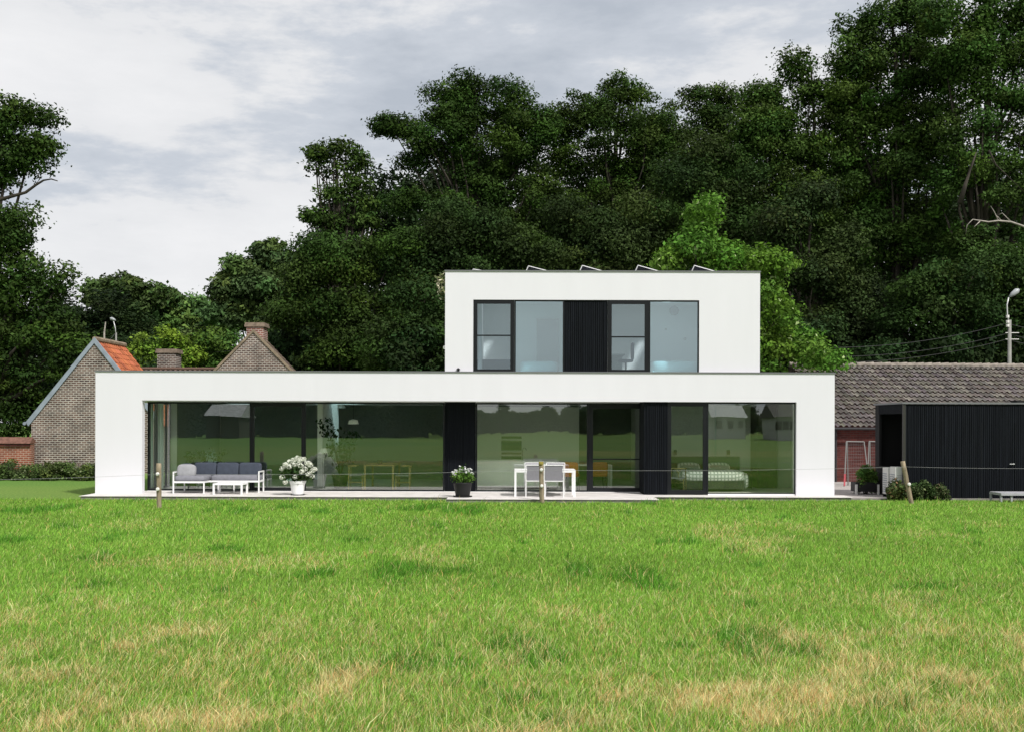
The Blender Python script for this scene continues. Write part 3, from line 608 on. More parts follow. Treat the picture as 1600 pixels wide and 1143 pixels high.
def floor_lamp(px, D, h, label):
    x = PX(px, D); o = thing('floor_lamp', label, 'lamp', (x, D, .02))
    MB().lathe([(.13, 0), (.13, .02), (.01, .025)], (x, D, .02), 16).build('base', M['alu'], o)
    MB().tube([(x, D, .04), (x, D, h)], .012, 8).build('pole', M['alu'], o)
    MB().lathe([(.14, 0), (.09, .14)], (x, D, h), 16).build('lamp_shade', M['int_white'], o)
floor_lamp(505.5, 31.9, 1.12, 'slim floor lamp with white shade inside left of the fig plant')
def pendant(px, py, D, w_, label):
    x, y, z = P(px, py, D); o = thing('pendant_lamp', label, 'lamp', (x, D, z))
    MB().lathe([(w_, 0), (w_ * .8, .12), (.03, .15)], (x, D, z), 16).build('lamp_shade', M['int_white'], o)
    MB().tube([(x, D, z + .14), (x, D, ZO)], .006, 5).build('cord', M['bronze'], o)
pendant(552, 662, 32.6, .17, 'white pendant lamp hanging above the indoor dining table')
pendant(531, 637, 36.5, .2, 'smaller looking white pendant lamp further back in the living room')
# dining table and wishbone chairs
def wishbone(label, loc, rz):
    o = thing('dining_chair', label, 'chair', (0, 0, 0), 'wooden chairs inside')
    for sx_, sy in ((-1, -1), (1, -1), (-1, 1), (1, 1)):
        MB().tube([(.23 * sx_, .21 * sy, 0), (.21 * sx_, .2 * sy, .44 if sy < 0 else .70)], [.014, .019], 6).build('leg', M['oak'], o)
    MB().box(-.21, .21, -.2, .2, .42, .45).build('seat', M['mesh_cloth'], o)
    pts = [(.27 * math.cos(a), .05 + .2 * math.sin(a), .72) for a in [math.pi * k / 8 for k in range(-1, 10)]]
    MB().tube(pts, .018, 6).tube([(0, .2, .45), (0, .22, .58), (-.08, .24, .71)], .012, 5).tube([(0, .22, .58), (.08, .24, .71)], .012, 5).build('backrest', M['oak'], o)
    for a_, b_ in (((-.22, -.2, .22), (-.22, .2, .22)), ((.22, -.2, .22), (.22, .2, .22)), ((-.22, -.2, .28), (.22, -.2, .28))): MB().tube([a_, b_], .011, 5).build('stretcher', M['oak'], o)
    return place(o, loc, rz)
wishbone('oak wishbone chair inside left of the dining table', (PX(557, 31.9), 31.95, .02), R(90))
wishbone('oak wishbone chair inside right of the dining table', (PX(630, 31.9), 31.95, .02), R(-90))
wishbone('wooden wishbone chair at the foot of the checked bed', (PX(1058, 30.9), 30.85, .02), R(180))
def table(name, label, x0, x1, y0, y1, h, leg, m, parent_z=.02, th=.035, inset=.0):
    o = thing(name, label, 'table', ((x0 + x1) / 2, (y0 + y1) / 2, parent_z))
    MB().box(x0, x1, y0, y1, parent_z + h - th, parent_z + h).build('tabletop', m, o)
    for ax, ay in ((0, 0), (1, 0), (0, 1), (1, 1)):
        xx = x0 + inset if not ax else x1 - leg - inset; yy = y0 + inset if not ay else y1 - leg - inset
        MB().box(xx, xx + leg, yy, yy + leg, parent_z, parent_z + h - th).build('leg', m, o)
    return o
table('dining_table', 'light oak dining table between the two wishbone chairs', PX(569, 31.8), PX(616, 31.8), 31.75, 33.6, .75, .06, M['oak'])
vp = thing('flower_pot', 'small dark pot on the indoor dining table', 'pot', (PX(593.5, 32.3), 32.3, .77))
MB().lathe([(.06, 0), (.085, .13), (.07, .13), (.06, .1)], (PX(593.5, 32.3), 32.3, .77), 14).build('bowl', M['int_dark'], vp)
# kitchen
kx0, kx1 = PX(745.5, 32.3), PX(873, 32.3)
ki = thing('kitchen_island', 'long white kitchen island with flat doors behind the outdoor table', 'kitchen island', ((kx0 + kx1) / 2, 32.3, .02))
MB().box(kx0, kx1, 32.32, 33.3, .09, .87).build('body', M['cab'], ki); MB().box(kx0 - .01, kx1 + .01, 32.28, 33.33, .87, .90).build('worktop', M['int_white'], ki)
MB().box(kx0 + .05, kx1 - .05, 32.38, 33.2, .02, .09).build('plinth', M['int_dark'], ki)
nd = 5
for i in range(nd):
    a = kx0 + (kx1 - kx0) * i / nd; MB().box(a + .006, a + (kx1 - kx0) / nd - .006, 32.295, 32.318, .1, .86).build('door', M['cab'], ki)
MB().tube([(PX(816.5, 32.8), 32.8, .9), (PX(816.5, 32.8), 32.8, 1.2), (PX(818, 32.8), 32.8, 1.27), (PX(821, 32.8), 32.8, 1.27), (PX(822.5, 32.8), 32.8, 1.2)], .012, 6).build('tap', M['bronze'], ki)
kc = thing('kitchen_cabinets', 'tall white wall of kitchen cupboards with built-in ovens', 'cabinet', (PX(830, 36.5), 36.5, .02))
cx0, cx1 = PX(735, 36.3), PX(905, 36.3)
MB().box(cx0, cx1, 36.35, 36.9, .02, 2.6).build('body', M['cab'], kc)
for i in range(6):
    a = cx0 + (cx1 - cx0) * i / 6; MB().box(a + .005, a + (cx1 - cx0) / 6 - .005, 36.325, 36.348, .1, 2.58).build('door', M['cab'], kc)
ov = MB(); ox0, ox1 = PX(783.5, 36.3), PX(815, 36.3)
for (a, b) in ((681, 684.5), (688, 703), (706, 709), (712, 716.5)): ov.box(ox0, ox1, 36.30, 36.322, P(800, b, 36.3)[2], P(800, a, 36.3)[2])
ov.build('oven', M['oven'], kc)
def tub_chair(px, D, label, rz):
    o = thing('dining_chair', label, 'chair', (0, 0, 0), 'rust leather chairs inside')
    MB().soft((0, 0, .46), (.25, .25, .05), .4).build('seat', M['orange'], o, smooth=True)
    MB().soft((0, .23, .66), (.24, .035, .2), .4).build('backrest', M['orange'], o, smooth=True)
    for a, b in ((-1, -1), (1, -1), (-1, 1), (1, 1)): MB().tube([(.22 * a, .22 * b, 0), (.18 * a, .18 * b, .43)], .015, 6).build('leg', M['bronze'], o)
    return place(o, (PX(px, D), D, .02), rz)
tub_chair(893, 31.9, 'rust brown leather chair inside right of the kitchen island', R(170))
tub_chair(935, 32.1, 'rust brown leather chair inside seen through the closed sliding door', R(190))
table('breakfast_table', 'pale breakfast table inside behind the rust brown chairs', PX(880, 33), PX(955, 33), 32.6, 33.5, .74, .06, M['int_white'])
# bedroom
bx0, bx1 = PX(1062, 31.6), PX(1163, 31.6)
bed = thing('bed', 'double bed with black and white checked cover in the ground floor bedroom', 'bed', ((bx0 + bx1) / 2, 32.2, .02))
MB().box(bx0 + .06, bx1 - .06, 31.35, 33.2, .1, .34).build('base', M['int_dark'], bed)
MB().soft(((bx0 + bx1) / 2, 32.3, .47), ((bx1 - bx0) / 2 + .02, .98, .17), .3, 14).build('duvet', M['duvet'], bed, smooth=True)
MB().soft((bx1 + .03, 32.1, .33), (.09, .7, .24), .5, 10).build('duvet_fold', M['duvet'], bed, smooth=True)
for i, xx in enumerate((bx0 + .5, bx1 - .5)): MB().soft((xx, 33.0, .68), (.36, .2, .10), .6, 10, tilt=.5).build('pillow', M['duvet'], bed, smooth=True)
MB().box(PX(1047, 33.4), PX(1156, 33.4), 33.4, 33.5, .02, 1.0).build('headboard', mat('dark_green_headboard', (0.025, 0.05, 0.03), .8), bed)
for px in (1055.5, 1138.5):
    x, y, z = P(px, 706, 34.1); wl = thing('wall_lamp', 'small black wall lamp above the %s side of the bed' % ('left' if px < 1100 else 'right'), 'lamp', (x, 34.25, z))
    MB().lathe([(.05, -.08), (.055, .06), (.03, .08)], (x, 34.15, z), 12).build('lamp_shade', M['bronze'], wl); MB().box(x - .02, x + .02, 34.17, 34.299, z - .02, z + .02).build('bracket', M['bronze'], wl)
wd_ = thing('wardrobe', 'dark wardrobe inside right of the bed', 'wardrobe', (PX(1200, 33), 33.3, .02))
MB().box(PX(1184, 33.2), PX(1214, 33.2), 33.2, 34.2, .02, 2.6).build('body', M['int_dark'], wd_); MB().box(PX(1199, 33.19) - .003, PX(1199, 33.19) + .003, 33.192, 33.199, .1, 2.5).build('door_gap', M['black_metal'], wd_)
bs = thing('bedside_cabinet', 'low dark bedside cabinet right of the bed', 'cabinet', (PX(1168, 33.3), 33.2, .02)); MB().box(PX(1160, 33.2), PX(1174, 33.2), 33.1, 33.5, .02, .55).build('body', M['int_dark'], bs)
MB().box(PX(1161, 33.2), PX(1173, 33.2), 33.08, 33.098, .3, .52).build('drawer', M['int_dark'], bs)
# upstairs
def bed_up(px0, px1, y, label, m):
    x0, x1 = PX(px0, y), PX(px1, y); o = thing('bed', label, 'bed', ((x0 + x1) / 2, y, 3.42))
    MB().soft(((x0 + x1) / 2, y + .5, 3.42 + .3), ((x1 - x0) / 2, .6, .17), .35).build('mattress', m, o, smooth=True); MB().box(x0 + .03, x1 - .03, y, y + 1.0, 3.42, 3.6).build('base', M['int_white'], o)
bed_up(1018, 1094, 31.2, 'bed with a white cover upstairs behind the right window', M['int_white'])
bed_up(812, 872, 31.5, 'low white bed upstairs behind the second window', M['int_white'])
dk = thing('desk', 'grey desk upstairs behind the third window', 'desk', (PX(975, 32), 32, 3.42)); MB().box(PX(955, 32), PX(975, 32), 31.8, 32.6, 4.08, 4.12).build('top', M['int_grey'], dk); MB().box(PX(956, 32), PX(974, 32), 32.4, 32.45, 3.42, 4.08).build('panel', M['int_grey'], dk)
ch = thing('desk_chair', 'dark desk chair upstairs behind the third window', 'chair', (PX(980, 31.6), 31.6, 3.42)); x = PX(980, 31.6)
MB().soft((x - .05, 31.6, 3.9), (.22, .22, .045), .5).build('seat', M['cushion_dark'], ch, smooth=True); MB().soft((x + .15, 31.6, 4.18), (.04, .2, .27), .5).build('backrest', M['cushion_dark'], ch, smooth=True)
MB().tube([(x - .05, 31.6, 3.45), (x - .05, 31.6, 3.87)], .03, 8).build('column', M['bronze'], ch); MB().tube([(x - .3, 31.6, 3.46), (x + .2, 31.6, 3.46)], .02, 6).tube([(x - .05, 31.35, 3.46), (x - .05, 31.85, 3.46)], .02, 6).build('foot', M['bronze'], ch)
sb = thing('sideboard', 'long grey sideboard upstairs behind the first window', 'cabinet', (PX(770, 32.5), 32.5, 3.42)); MB().box(PX(743, 32.5), PX(800, 32.5), 32.4, 32.9, 3.42, 3.98).build('body', mat('slate_front', (.10, .12, .14), .6), sb)
# wall drawings, plain blots without any figure
for (px, py, s, lb) in ((1054, 485, .16, 'pale grey round wall sticker high on the right bedroom wall upstairs'), (1041, 514, .04, 'small dark dot sticker on the bedroom wall upstairs'), (1071, 529, .05, 'small grey sticker low right on the bedroom wall upstairs')):
    x, y, z = P(px, py, 34.1); o = MB().lathe([(.001, 0), (s, .0), (s, .006), (.001, .006)], (0, 0, 0), 9).build('wall_sticker', M['int_grey']); o.rotation_euler = (R(90), 0, .0); o.location = (x, 34.195, z); tag(o, lb, 'sticker', 'wall stickers upstairs')

# ------------------------------------------------------------------ terrace furniture
def sofa():
    D0 = 30.25; o = thing('garden_sofa', 'white framed corner garden sofa with slate grey cushions on the terrace', 'sofa', (PX(343, 30.6), 30.6, .012))
    z = .012; yb = 31.05
    xl, xr = PX(277, 30.4), PX(410, 30.8); xm = PX(326, 30.4)
    f = MB(); t = .035
    def bar(a, b): f.tube([a, b], t / 2, 4)
    yf = 30.0; y1 = 30.45
    # chaise at left reaching forward, main seat to the right
    f.box(xl, xm, yf, yf + t, .30 + z, .35 + z); f.box(xl, xl + t, yf + t, yb, .30 + z, .35 + z); f.box(xm - t, xm, yf + t, y1, .30 + z, .35 + z)
    f.box(xm, xr, y1, y1 + t, .30 + z, .35 + z); f.box(xr - t, xr, y1 + t, yb, .30 + z, .35 + z); f.box(xl + t, xr - t, yb - t, yb, .30 + z, .35 + z)
    f.box(xl, xm, yf, yf + t * .6, 0.012, .035) if False else None
    # arms
    for xx in (xl, xr - t):
        yy = yf if xx == xl else y1
        f.box(xx, xx + t, yy + .0, yy + t, .35 + z, .62 + z); f.box(xx, xx + t, yb - t, yb, .35 + z, .62 + z); f.box(xx, xx + t, yy + t, yb - t, .585 + z, .62 + z)
    f.box(xl + t, xr - t, yb - t, yb, .55 + z, .6 + z)
    f.build('frame', M['white_metal'], o)
    for (xx, yy) in ((xl, yf), (xm - t, yf), (xl, yb - t), (xm + .25, y1), (xr - t, y1), (xr - t, yb - t), (xm + .7, y1)):
        MB().box(xx, xx + t, yy, yy + t, z, .30 + z).build('leg', M['white_metal'], o)
    MB().soft(((xl + xm) / 2, (yf + yb) / 2, .42 + z), ((xm - xl) / 2 - .015, (yb - yf) / 2 - .03, .08), .22).build('seat_cushion', M['cushion_mid'], o, smooth=True)
    MB().soft(((xm + xr) / 2, (y1 + yb) / 2, .42 + z), ((xr - xm) / 2 - .03, (yb - y1) / 2 - .02, .08), .2).build('seat_cushion', M['cushion_mid'], o, smooth=True)
    n = 3; a0 = xl + .36
    for i in range(n):
        a = a0 + (xr - .04 - a0) * i / n; b = a0 + (xr - .04 - a0) * (i + 1) / n
        MB().soft(((a + b) / 2, yb - .16, .65 + z), ((b - a) / 2 - .005, .10, .20), .28, 12, tilt=-.12).build('back_cushion', M['cushion_dark'], o, smooth=True)
    MB().soft((xl + .16, 30.75, .64 + z), (.10, .30, .19), .35, 12).build('back_cushion', M['cushion_dark'], o, smooth=True)
    p = MB().soft((xl + .30, 30.32, .62 + z), (.27, .11, .20), .5, 12, tilt=-.25).build('loose_cushion', M['cushion_light'], o, smooth=True)
    p['label'] = 'pale grey loose cushion at the left end'
sofa()
ct = table('coffee_table', 'low white metal coffee table in front of the garden sofa', PX(336.5, 29.9), PX(382.5, 29.9), 29.65, 30.3, .31, .05, M['white_metal'], .012, .045)

def hydrangea():
    loc = (PX(466, 29.6), 29.55, .012); o = thing('potted_hydrangea', 'big white flowering plant in a white pot beside the garden sofa', 'potted plant', loc); x, y, z = loc
    MB().lathe([(.16, .02), (.205, .32), (.22, .325), (.235, .40), (.21, .40), (.2, .34), (.01, .34)], loc, 28).build('pot', M['white_pot'], o)
    MB().lathe([(.18, 0), (.2, .025), (.17, .025)], loc, 24).build('saucer', M['black_pot'], o)
    rng = np.random.default_rng(4); subs = [(x + dx, y + dy, z + dz, r) for dx, dy, dz, r in ((0, 0, .68, .30), (-.25, 0, .62, .2), (.25, 0, .66, .22), (0, -.1, .5, .22), (-.35, -.05, .5, .15), (.3, -.1, .52, .15))]
    plant_leaves(o, subs, 2200, .10, (0.035, 0.07, 0.018), 41, flat=.85)
    st = MB()
    for i in range(12): a = i * .52; st.tube([(x, y, z + .3), (x + .2 * math.cos(a), y + .18 * math.sin(a), z + .62)], .007, 4)
    st.build('stem', M['bark'], o)
    V = []; C = []; heads = [(-.43, -.05, .74), (-.32, -.12, .86), (-.22, -.02, .93), (-.10, -.12, .98), (0, -.04, 1.04), (.08, -.14, .96), (.18, -.05, 1.0), (.28, -.12, .90), (.36, -.05, .82), (-.05, -.18, .86), (.12, -.2, .83), (.24, -.18, .74), (.42, -.1, .68), (.33, -.2, .60), (.48, -.04, .73), (-.2, -.16, .8), (.42, -.12, .53), (-.40, -.15, .5), (-.32, -.12, .36), (-.02, -.22, .52), (.16, -.22, .66), (-.33, .1, .8), (.05, .12, 1.0), (.3, .1, .88)]
    for (a, b, c) in heads:
        n = 70; d = unit(rng.normal(size=(n, 3))); p = np.array([x + a, y + b, z + c]) + d * .075 * np.array([1, 1, .8]); V.append(leaf_quads(p, unit(d + .3 * rng.normal(size=(n, 3))), .055, rng)); C.append(np.repeat(np.array([.84, .86, .76]) * rng.uniform(.8, 1.0, (n, 1)), 4, 0))
    np_mesh('flowers', np.concatenate(V), 4, np.concatenate(C), M['leaf'], o)
hydrangea()
def daisies():
    loc = (PX(723.5, 29.1), 29.0, .012); o = thing('potted_flowers', 'leafy plant with small white flowers in a black pot before the timber panel', 'potted plant', loc); x, y, z = loc
    MB().lathe([(.19, .02), (.255, .37), (.25, .40), (.23, .40), (.2, .34), (.01, .34)], loc, 24).build('pot', M['black_pot'], o)
    MB().lathe([(.25, 0), (.27, .03), (.22, .03)], loc, 24).build('saucer', M['black_pot'], o)
    subs = [(x + a, y, z + c, r) for a, c, r in ((0, .55, .26), (-.14, .58, .2), (.14, .58, .2), (0, .68, .2), (-.2, .5, .14), (.2, .5, .14))]
    plant_leaves(o, subs, 3200, .065, (0.10, 0.19, 0.03), 43)
    rng = np.random.default_rng(9); V = []; C = []
    for i in range(34):
        a = rng.uniform(-.3, .3); c = .84 - abs(a) * .5 + rng.uniform(-.13, .05); p0 = np.array([x + a, y + rng.uniform(-.22, .1), z + c]); n = 12; d = unit(rng.normal(size=(n, 3)) * np.array([1, 1, .5])); V.append(leaf_quads(p0 + d * .022, unit(d + np.array([0, 0, .6])), .04, rng)); C.append(np.repeat(np.full((n, 3), .84) * rng.uniform(.85, 1, (n, 1)), 4, 0))
    np_mesh('flowers', np.concatenate(V), 4, np.concatenate(C), M['leaf'], o)
daisies()

ot = table('garden_table', 'long white metal garden table in front of the kitchen window', PX(804, 29.6), PX(898, 29.6), 29.15, 30.05, .74, .055, M['white_metal'], .012, .07)
def sling_chair(label, loc, rz):
    o = thing('garden_chair', label, 'chair', (0, 0, 0), 'white metal garden chairs round the table')
    w2 = .265; r = .013
    for s in (-1, 1):
        f = MB().tube([(s * w2, -.25, 0), (s * w2, -.25, .60)], .013, 6).build('leg', M['white_metal'], o)
        MB().tube([(s * w2, .27, 0), (s * w2, .22, .42), (s * w2, .30, .88)], .014, 6).build('leg', M['white_metal'], o)
        MB().tube([(s * w2, -.27, .60), (s * w2, .0, .62), (s * w2, .25, .64)], [.02, .022, .018], 6).build('armrest', M['white_metal'], o)
    for yy, zz in ((.30, .88), (.225, .44), (-.25, .42)): MB().tube([(-w2, yy, zz), (w2, yy, zz)], .015, 6).build('crossbar', M['white_metal'], o)
    MB().poly([(-.235, .225, .45), (.235, .225, .45), (.235, .29, .865), (-.235, .29, .865), (-.235, .232, .45), (.235, .232, .45), (.235, .297, .865), (-.235, .297, .865)], [(0, 1, 2, 3), (4, 7, 6, 5), (0, 4, 5, 1), (2, 6, 7, 3), (0, 3, 7, 4), (1, 5, 6, 2)]).build('backrest', M['mesh_cloth'], o)
    MB().box(-.235, .235, -.24, .22, .425, .435).build('seat', M['mesh_cloth'], o)
    return place(o, loc, rz)
c1 = sling_chair('grey sling garden chair partly hidden by the lichen topped fence post', (PX(837, 29.05), 29.25, .012), R(180))
for px, y, rz, lb in ((865.5, 29.2, 178, 'grey sling garden chair just right of the lichen topped fence post'), (836, 30.25, 4, 'white garden chair on the far side of the table behind the fence post'), (868, 30.25, -3, 'white garden chair on the far side of the table towards the door')):
    place(copy_tree(c1), (PX(px, y), y, .012), R(rz), lb)

# ------------------------------------------------------------------ field fence
def fpost(bp, tp, D, label, rings, lich=False):
    b = P(bp[0], bp[1], D); b = (b[0], D, -.25); t = P(tp[0], tp[1], D - .1 if False else D); o = thing('fence_post', label, 'fence post', (b[0], D, -.1), 'wooden posts of the field fence')
    r = .062; k = 7; pts = [tuple(b[i] + (t[i] - b[i]) * j / k for i in range(3)) for j in range(k + 1)]; rr = random.Random(int(bp[0]))
    MB().tube([(p[0] + rr.uniform(-.006, .006), p[1], p[2]) for p in pts], [r * rr.uniform(.92, 1.05) for _ in pts], 10).build('post', M['post_wood'], o, smooth=True)
    if lich: MB().tube([pts[-1], (pts[-1][0], pts[-1][1], pts[-1][2] - .10)][::-1], r * 1.04, 10).build('lichen_cap', M['lichen'], o, smooth=True)
    for py in rings:
        f = (py - bp[1]) / (tp[1] - bp[1]); c = P(bp[0] + (tp[0] - bp[0]) * f, py, D); MB().tube([(c[0], D - .055, c[2]), (c[0], D - .085, c[2]), (c[0], D - .10, c[2]), (c[0], D - .12, c[2])], [.03, .045, .045, .03], 10).build('insulator', M['insul'], o)
fpost((248.5, 796), (248, 723), 25.9, 'upright wooden fence post with two white insulators in front of the left pier', (739.5, 763))
fpost((847, 787), (845.5, 720.5), 27.95, 'upright fence post with a yellow lichen top in front of the garden table', (733, 758), True)
fpost((1426, 787), (1410.5, 720), 28.1, 'leaning wooden fence post in front of the black shed', (755.5,))
wr = MB(); pts = [(-180, 749, 25.6), (248, 740, 25.78), (846, 733.5, 27.83), (1416, 728.5, 27.98), (1800, 728, 28.1)]
for a, b in zip(pts, pts[1:]):
    A = Vector(P(*a)); Bv = Vector(P(*b)); wr.tube([tuple(A.lerp(Bv, t) - Vector((0, 0, .05 * 4 * t * (1 - t)))) for t in [i / 10 for i in range(11)]], .003, 6)
tag(wr.build('fence_wire', M['wire'], None, True), 'thin pale wire running along the field fence in front of the house', 'wire')

# ------------------------------------------------------------------ tiled roofs
def tiled(name, p00, p10, p01, tw, rows, cols_, base, parent, seed, amp=.025, step=.03, moss=None):
    """p00 eave start, p10 eave end, p01 ridge start (world or local coordinates)"""
    p00, p10, p01 = map(np.array, (p00, p10, p01)); U = p10 - p00; W = p01 - p00; n = unit(np.cross(U, W)[None])[0]
    if n[2] < 0: n = -n
    nt_ = int(np.linalg.norm(U) / tw); rng = np.random.default_rng(seed); K = 6; V = []; C = []
    for r in range(rows):
        v0, v1 = r / rows, (r + 1.12) / rows
        for t in range(nt_):
            c = np.array(base) * rng.uniform(.72, 1.28) * np.array([1, rng.uniform(.93, 1.05), rng.uniform(.9, 1.08)])
            if moss is not None and rng.random() < moss[1]: c = np.array(moss[0]) * rng.uniform(.8, 1.2)
            jit = rng.normal() * .004; q = []
            for k in range(K + 1):
                u = (t + k / K * 1.02) / nt_; w_ = math.sin(2 * math.pi * k / K + .6) * amp
                q.append((p00 + U * u + W * v0 + n * (w_ + step + jit), p00 + U * u + W * v1 + n * (w_ + jit)))
            for k in range(K): V += [q[k][0], q[k + 1][0], q[k + 1][1], q[k][1]]; C += [c] * 4
            for k in range(K): V += [q[k][0] - n * .02, q[k + 1][0] - n * .02, q[k + 1][0], q[k][0]]; C += [c * .8] * 4
    return np_mesh(name, np.array(V), 4, np.array(C), M['tile'], parent)

# brown brick gable building at left
def gable_house():
    D = 44; o = thing('brick_outbuilding', 'brown brick gable building with grey verge boards and orange roof left of the white house', 'building', (PX(148, D), D, -.1))
    A = P(148, 537, D); Lx = PX(49, D); Rx = 2 * A[0] - Lx; ze = P(49, 661, D)[2]; dep = 3.4
    MB().prism([(Lx, D, -.1), (Rx, D, -.1), (Rx, D, ze), (A[0], D, A[2]), (Lx, D, ze)], (0, dep, 0)).build('wall', M['old_brick'], o)
    for s, (ex) in ((0, Lx), (1, Rx)):
        sg_ = -1 if s == 0 else 1; dx, dz = A[0] - ex, A[2] - ze; e0 = (ex - dx * .04, ze - dz * .04)
        mb = MB(); nx, nz = -dz * sg_, dx * sg_; l = math.hypot(nx, nz); nx, nz = (nx / l * .02 * (-1 if s else -1), .0) if False else (0, 0)
        mb.prism([(e0[0], D - .06, e0[1] + .02), (A[0], D - .06, A[2] + .02), (A[0], D - .06, A[2] + .26), (e0[0] + sg_ * .1, D - .06, e0[1] + .20)], (0, .10, 0)); mb.build('verge_board', M['zinc'], o)
    tiled('roof', (Rx + .12, D + .05, ze - .12), (Rx + .12, D + dep - .05, ze - .12), (A[0], D + .05, A[2] + .12), .24, 16, None, (0.36, 0.115, 0.055), o, 3, amp=.03)
    tiled('roof', (Lx - .12, D + .05, ze - .12), (Lx - .12, D + dep - .05, ze - .12), (A[0], D + .05, A[2] + .12), .24, 16, None, (0.34, 0.11, 0.055), o, 4, amp=.03)
    MB().tube([(A[0], D, A[2] + .2), (A[0], D + dep, A[2] + .2)], .11, 8).build('ridge', M['verge'], o)
    MB().tube([(Lx - .25, D - .1, ze + .0), (Lx - .25, D + dep, ze)], .07, 8).build('gutter', M['zinc'], o)
gable_house()
# garden wall
gw = thing('garden_wall', 'red brick garden wall with tiled coping left of the brown gable building', 'wall', (PX(20, 43.4), 43.4, -.1))
wx0, wx1 = PX(-160, 43.4), PX(49, 43.4); wz = P(25, 692, 43.4)[2]
MB().box(wx0, wx1 - .03, 43.4, 43.75, -.1, wz).build('wall', M['red_brick'], gw)
MB().prism([(wx0, 43.28, wz), (wx0, 43.87, wz), (wx0, 43.575, wz + .26)], (wx1 - wx0, 0, 0)).build('coping', mat('red_clay_coping', (0.15, 0.075, 0.055), .9, .35, 8), gw)
MB().box(wx0, wx1 - .04, 43.33, 43.4, wz - .12, wz - .002).build('brick_course', M['dark_brick'], gw)
# farmhouse behind
def farmhouse():
    D = 50; o = thing('brick_farmhouse', 'brown brick farmhouse whose gable and two chimneys show above the lower roof', 'building', (PX(395, D), D, -.1))
    A = P(396, 519, D); hw = 3.1; Lx, Rx = A[0] - hw, A[0] + hw; ze = A[2] - hw * 1.03
    MB().prism([(Lx, D, -.1), (Rx, D, -.1), (Rx, D, ze), (A[0], D, A[2]), (Lx, D, ze)], (0, 1.2, 0)).build('wall', M['old_brick'], o)
    for sg_ in (-1, 1):
        ex = A[0] + sg_ * (hw + .15); ez = ze - .15 * 1.03
        MB().prism([(ex, D - .06, ez), (A[0], D - .06, A[2]), (A[0], D - .06, A[2] + .14), (ex + sg_ * .05, D - .06, ez + .1)], (0, .10, 0)).build('verge_board', M['verge'], o)
        tiled('roof', (ex, D + .05, ez), (ex, D + 1.1, ez), (A[0], D + .05, A[2] + .08), .24, 18, None, (0.115, 0.09, 0.07), o, 5 + sg_, amp=.03)
    # wing with ridge running left
    wx0_, wx1_ = PX(206, 52), PX(455, 52); zr = P(300, 579.5, 52)[2]
    MB().prism([(wx0_, 50.5, -.1), (wx0_, 54.5, -.1), (wx0_, 54.5, zr - 1.9), (wx0_, 52.5, zr), (wx0_, 50.5, zr - 1.9)], (Lx - wx0_ - .01, 0, 0)).build('wing_wall', M['old_brick'], o)
    tiled('wing_roof', (wx0_, 50.4, zr - 1.9), (Lx + 1.5, 50.4, zr - 1.9), (wx0_, 52.5, zr + .1), .24, 12, None, (0.13, 0.085, 0.065), o, 9, amp=.03)
    MB().tube([(wx0_, 52.5, zr + .14), (wx1_ - 3, 52.5, zr + .14)], .07, 8).build('ridge', mat('brown_ridge', (0.13, 0.08, 0.06), .9), o)
    for (a, b, t, D2) in ((382.5, 413, 504, 50.25), (243.5, 276, 545, 52.5)):
        x0, x1 = PX(a, D2), PX(b, D2); zt = P((a + b) / 2, t, D2)[2]
        c = MB().box(x0 + .06, x1 - .06, D2, D2 + .9, zt - 3.5, zt - .08).build('chimney', M['old_brick'] if a < 300 else M['red_chimney'], o)
        MB().box(x0 - .02, x1 + .02, D2 - .06, D2 + .96, zt - .2, zt - .1).box(x0 + .0, x1 - .0, D2 - .04, D2 + .94, zt - .1, zt).build('chimney_cap', mat('sooty_cap', (0.22, 0.17, 0.13), .9, .3, 6), c)
M['red_chimney'] = brick_mat('reddish_chimney_brick', (0.24, 0.10, 0.075), (0.14, 0.06, 0.05), (0.42, 0.36, 0.32), bw=0.22, rh=0.088, ms=0.015)
farmhouse()

# hedge in front of the garden wall
def hedge():
    rng = np.random.default_rng(77); o = thing('hedge', 'low ragged green hedge along the brick walls left of the house', 'hedge', (PX(60, 38.6), 38.6, -.1))
    S = []
    for i in range(230):
        px = rng.uniform(-170, 200); D = rng.uniform(38.3, 39.3); S.append((PX(px, D), D, rng.uniform(-.05, .45) + .1 * math.sin(px * .09), rng.uniform(.16, .30)))
    V, C = foliage(np.array(S), 2600, .085, (0.075, 0.115, 0.032), rng, ((.26, .30, .16), .05)); np_mesh('foliage', V, 4, C, M['leaf'], o)
    st = MB()
    for i in range(70): px = -165 + i * 5.2; x = PX(px, 38.8); st.tube([(x, 38.8, -.1), (x + .05, 38.8, .5)], .012, 4)
    st.build('stem', M['bark'], o)
hedge()

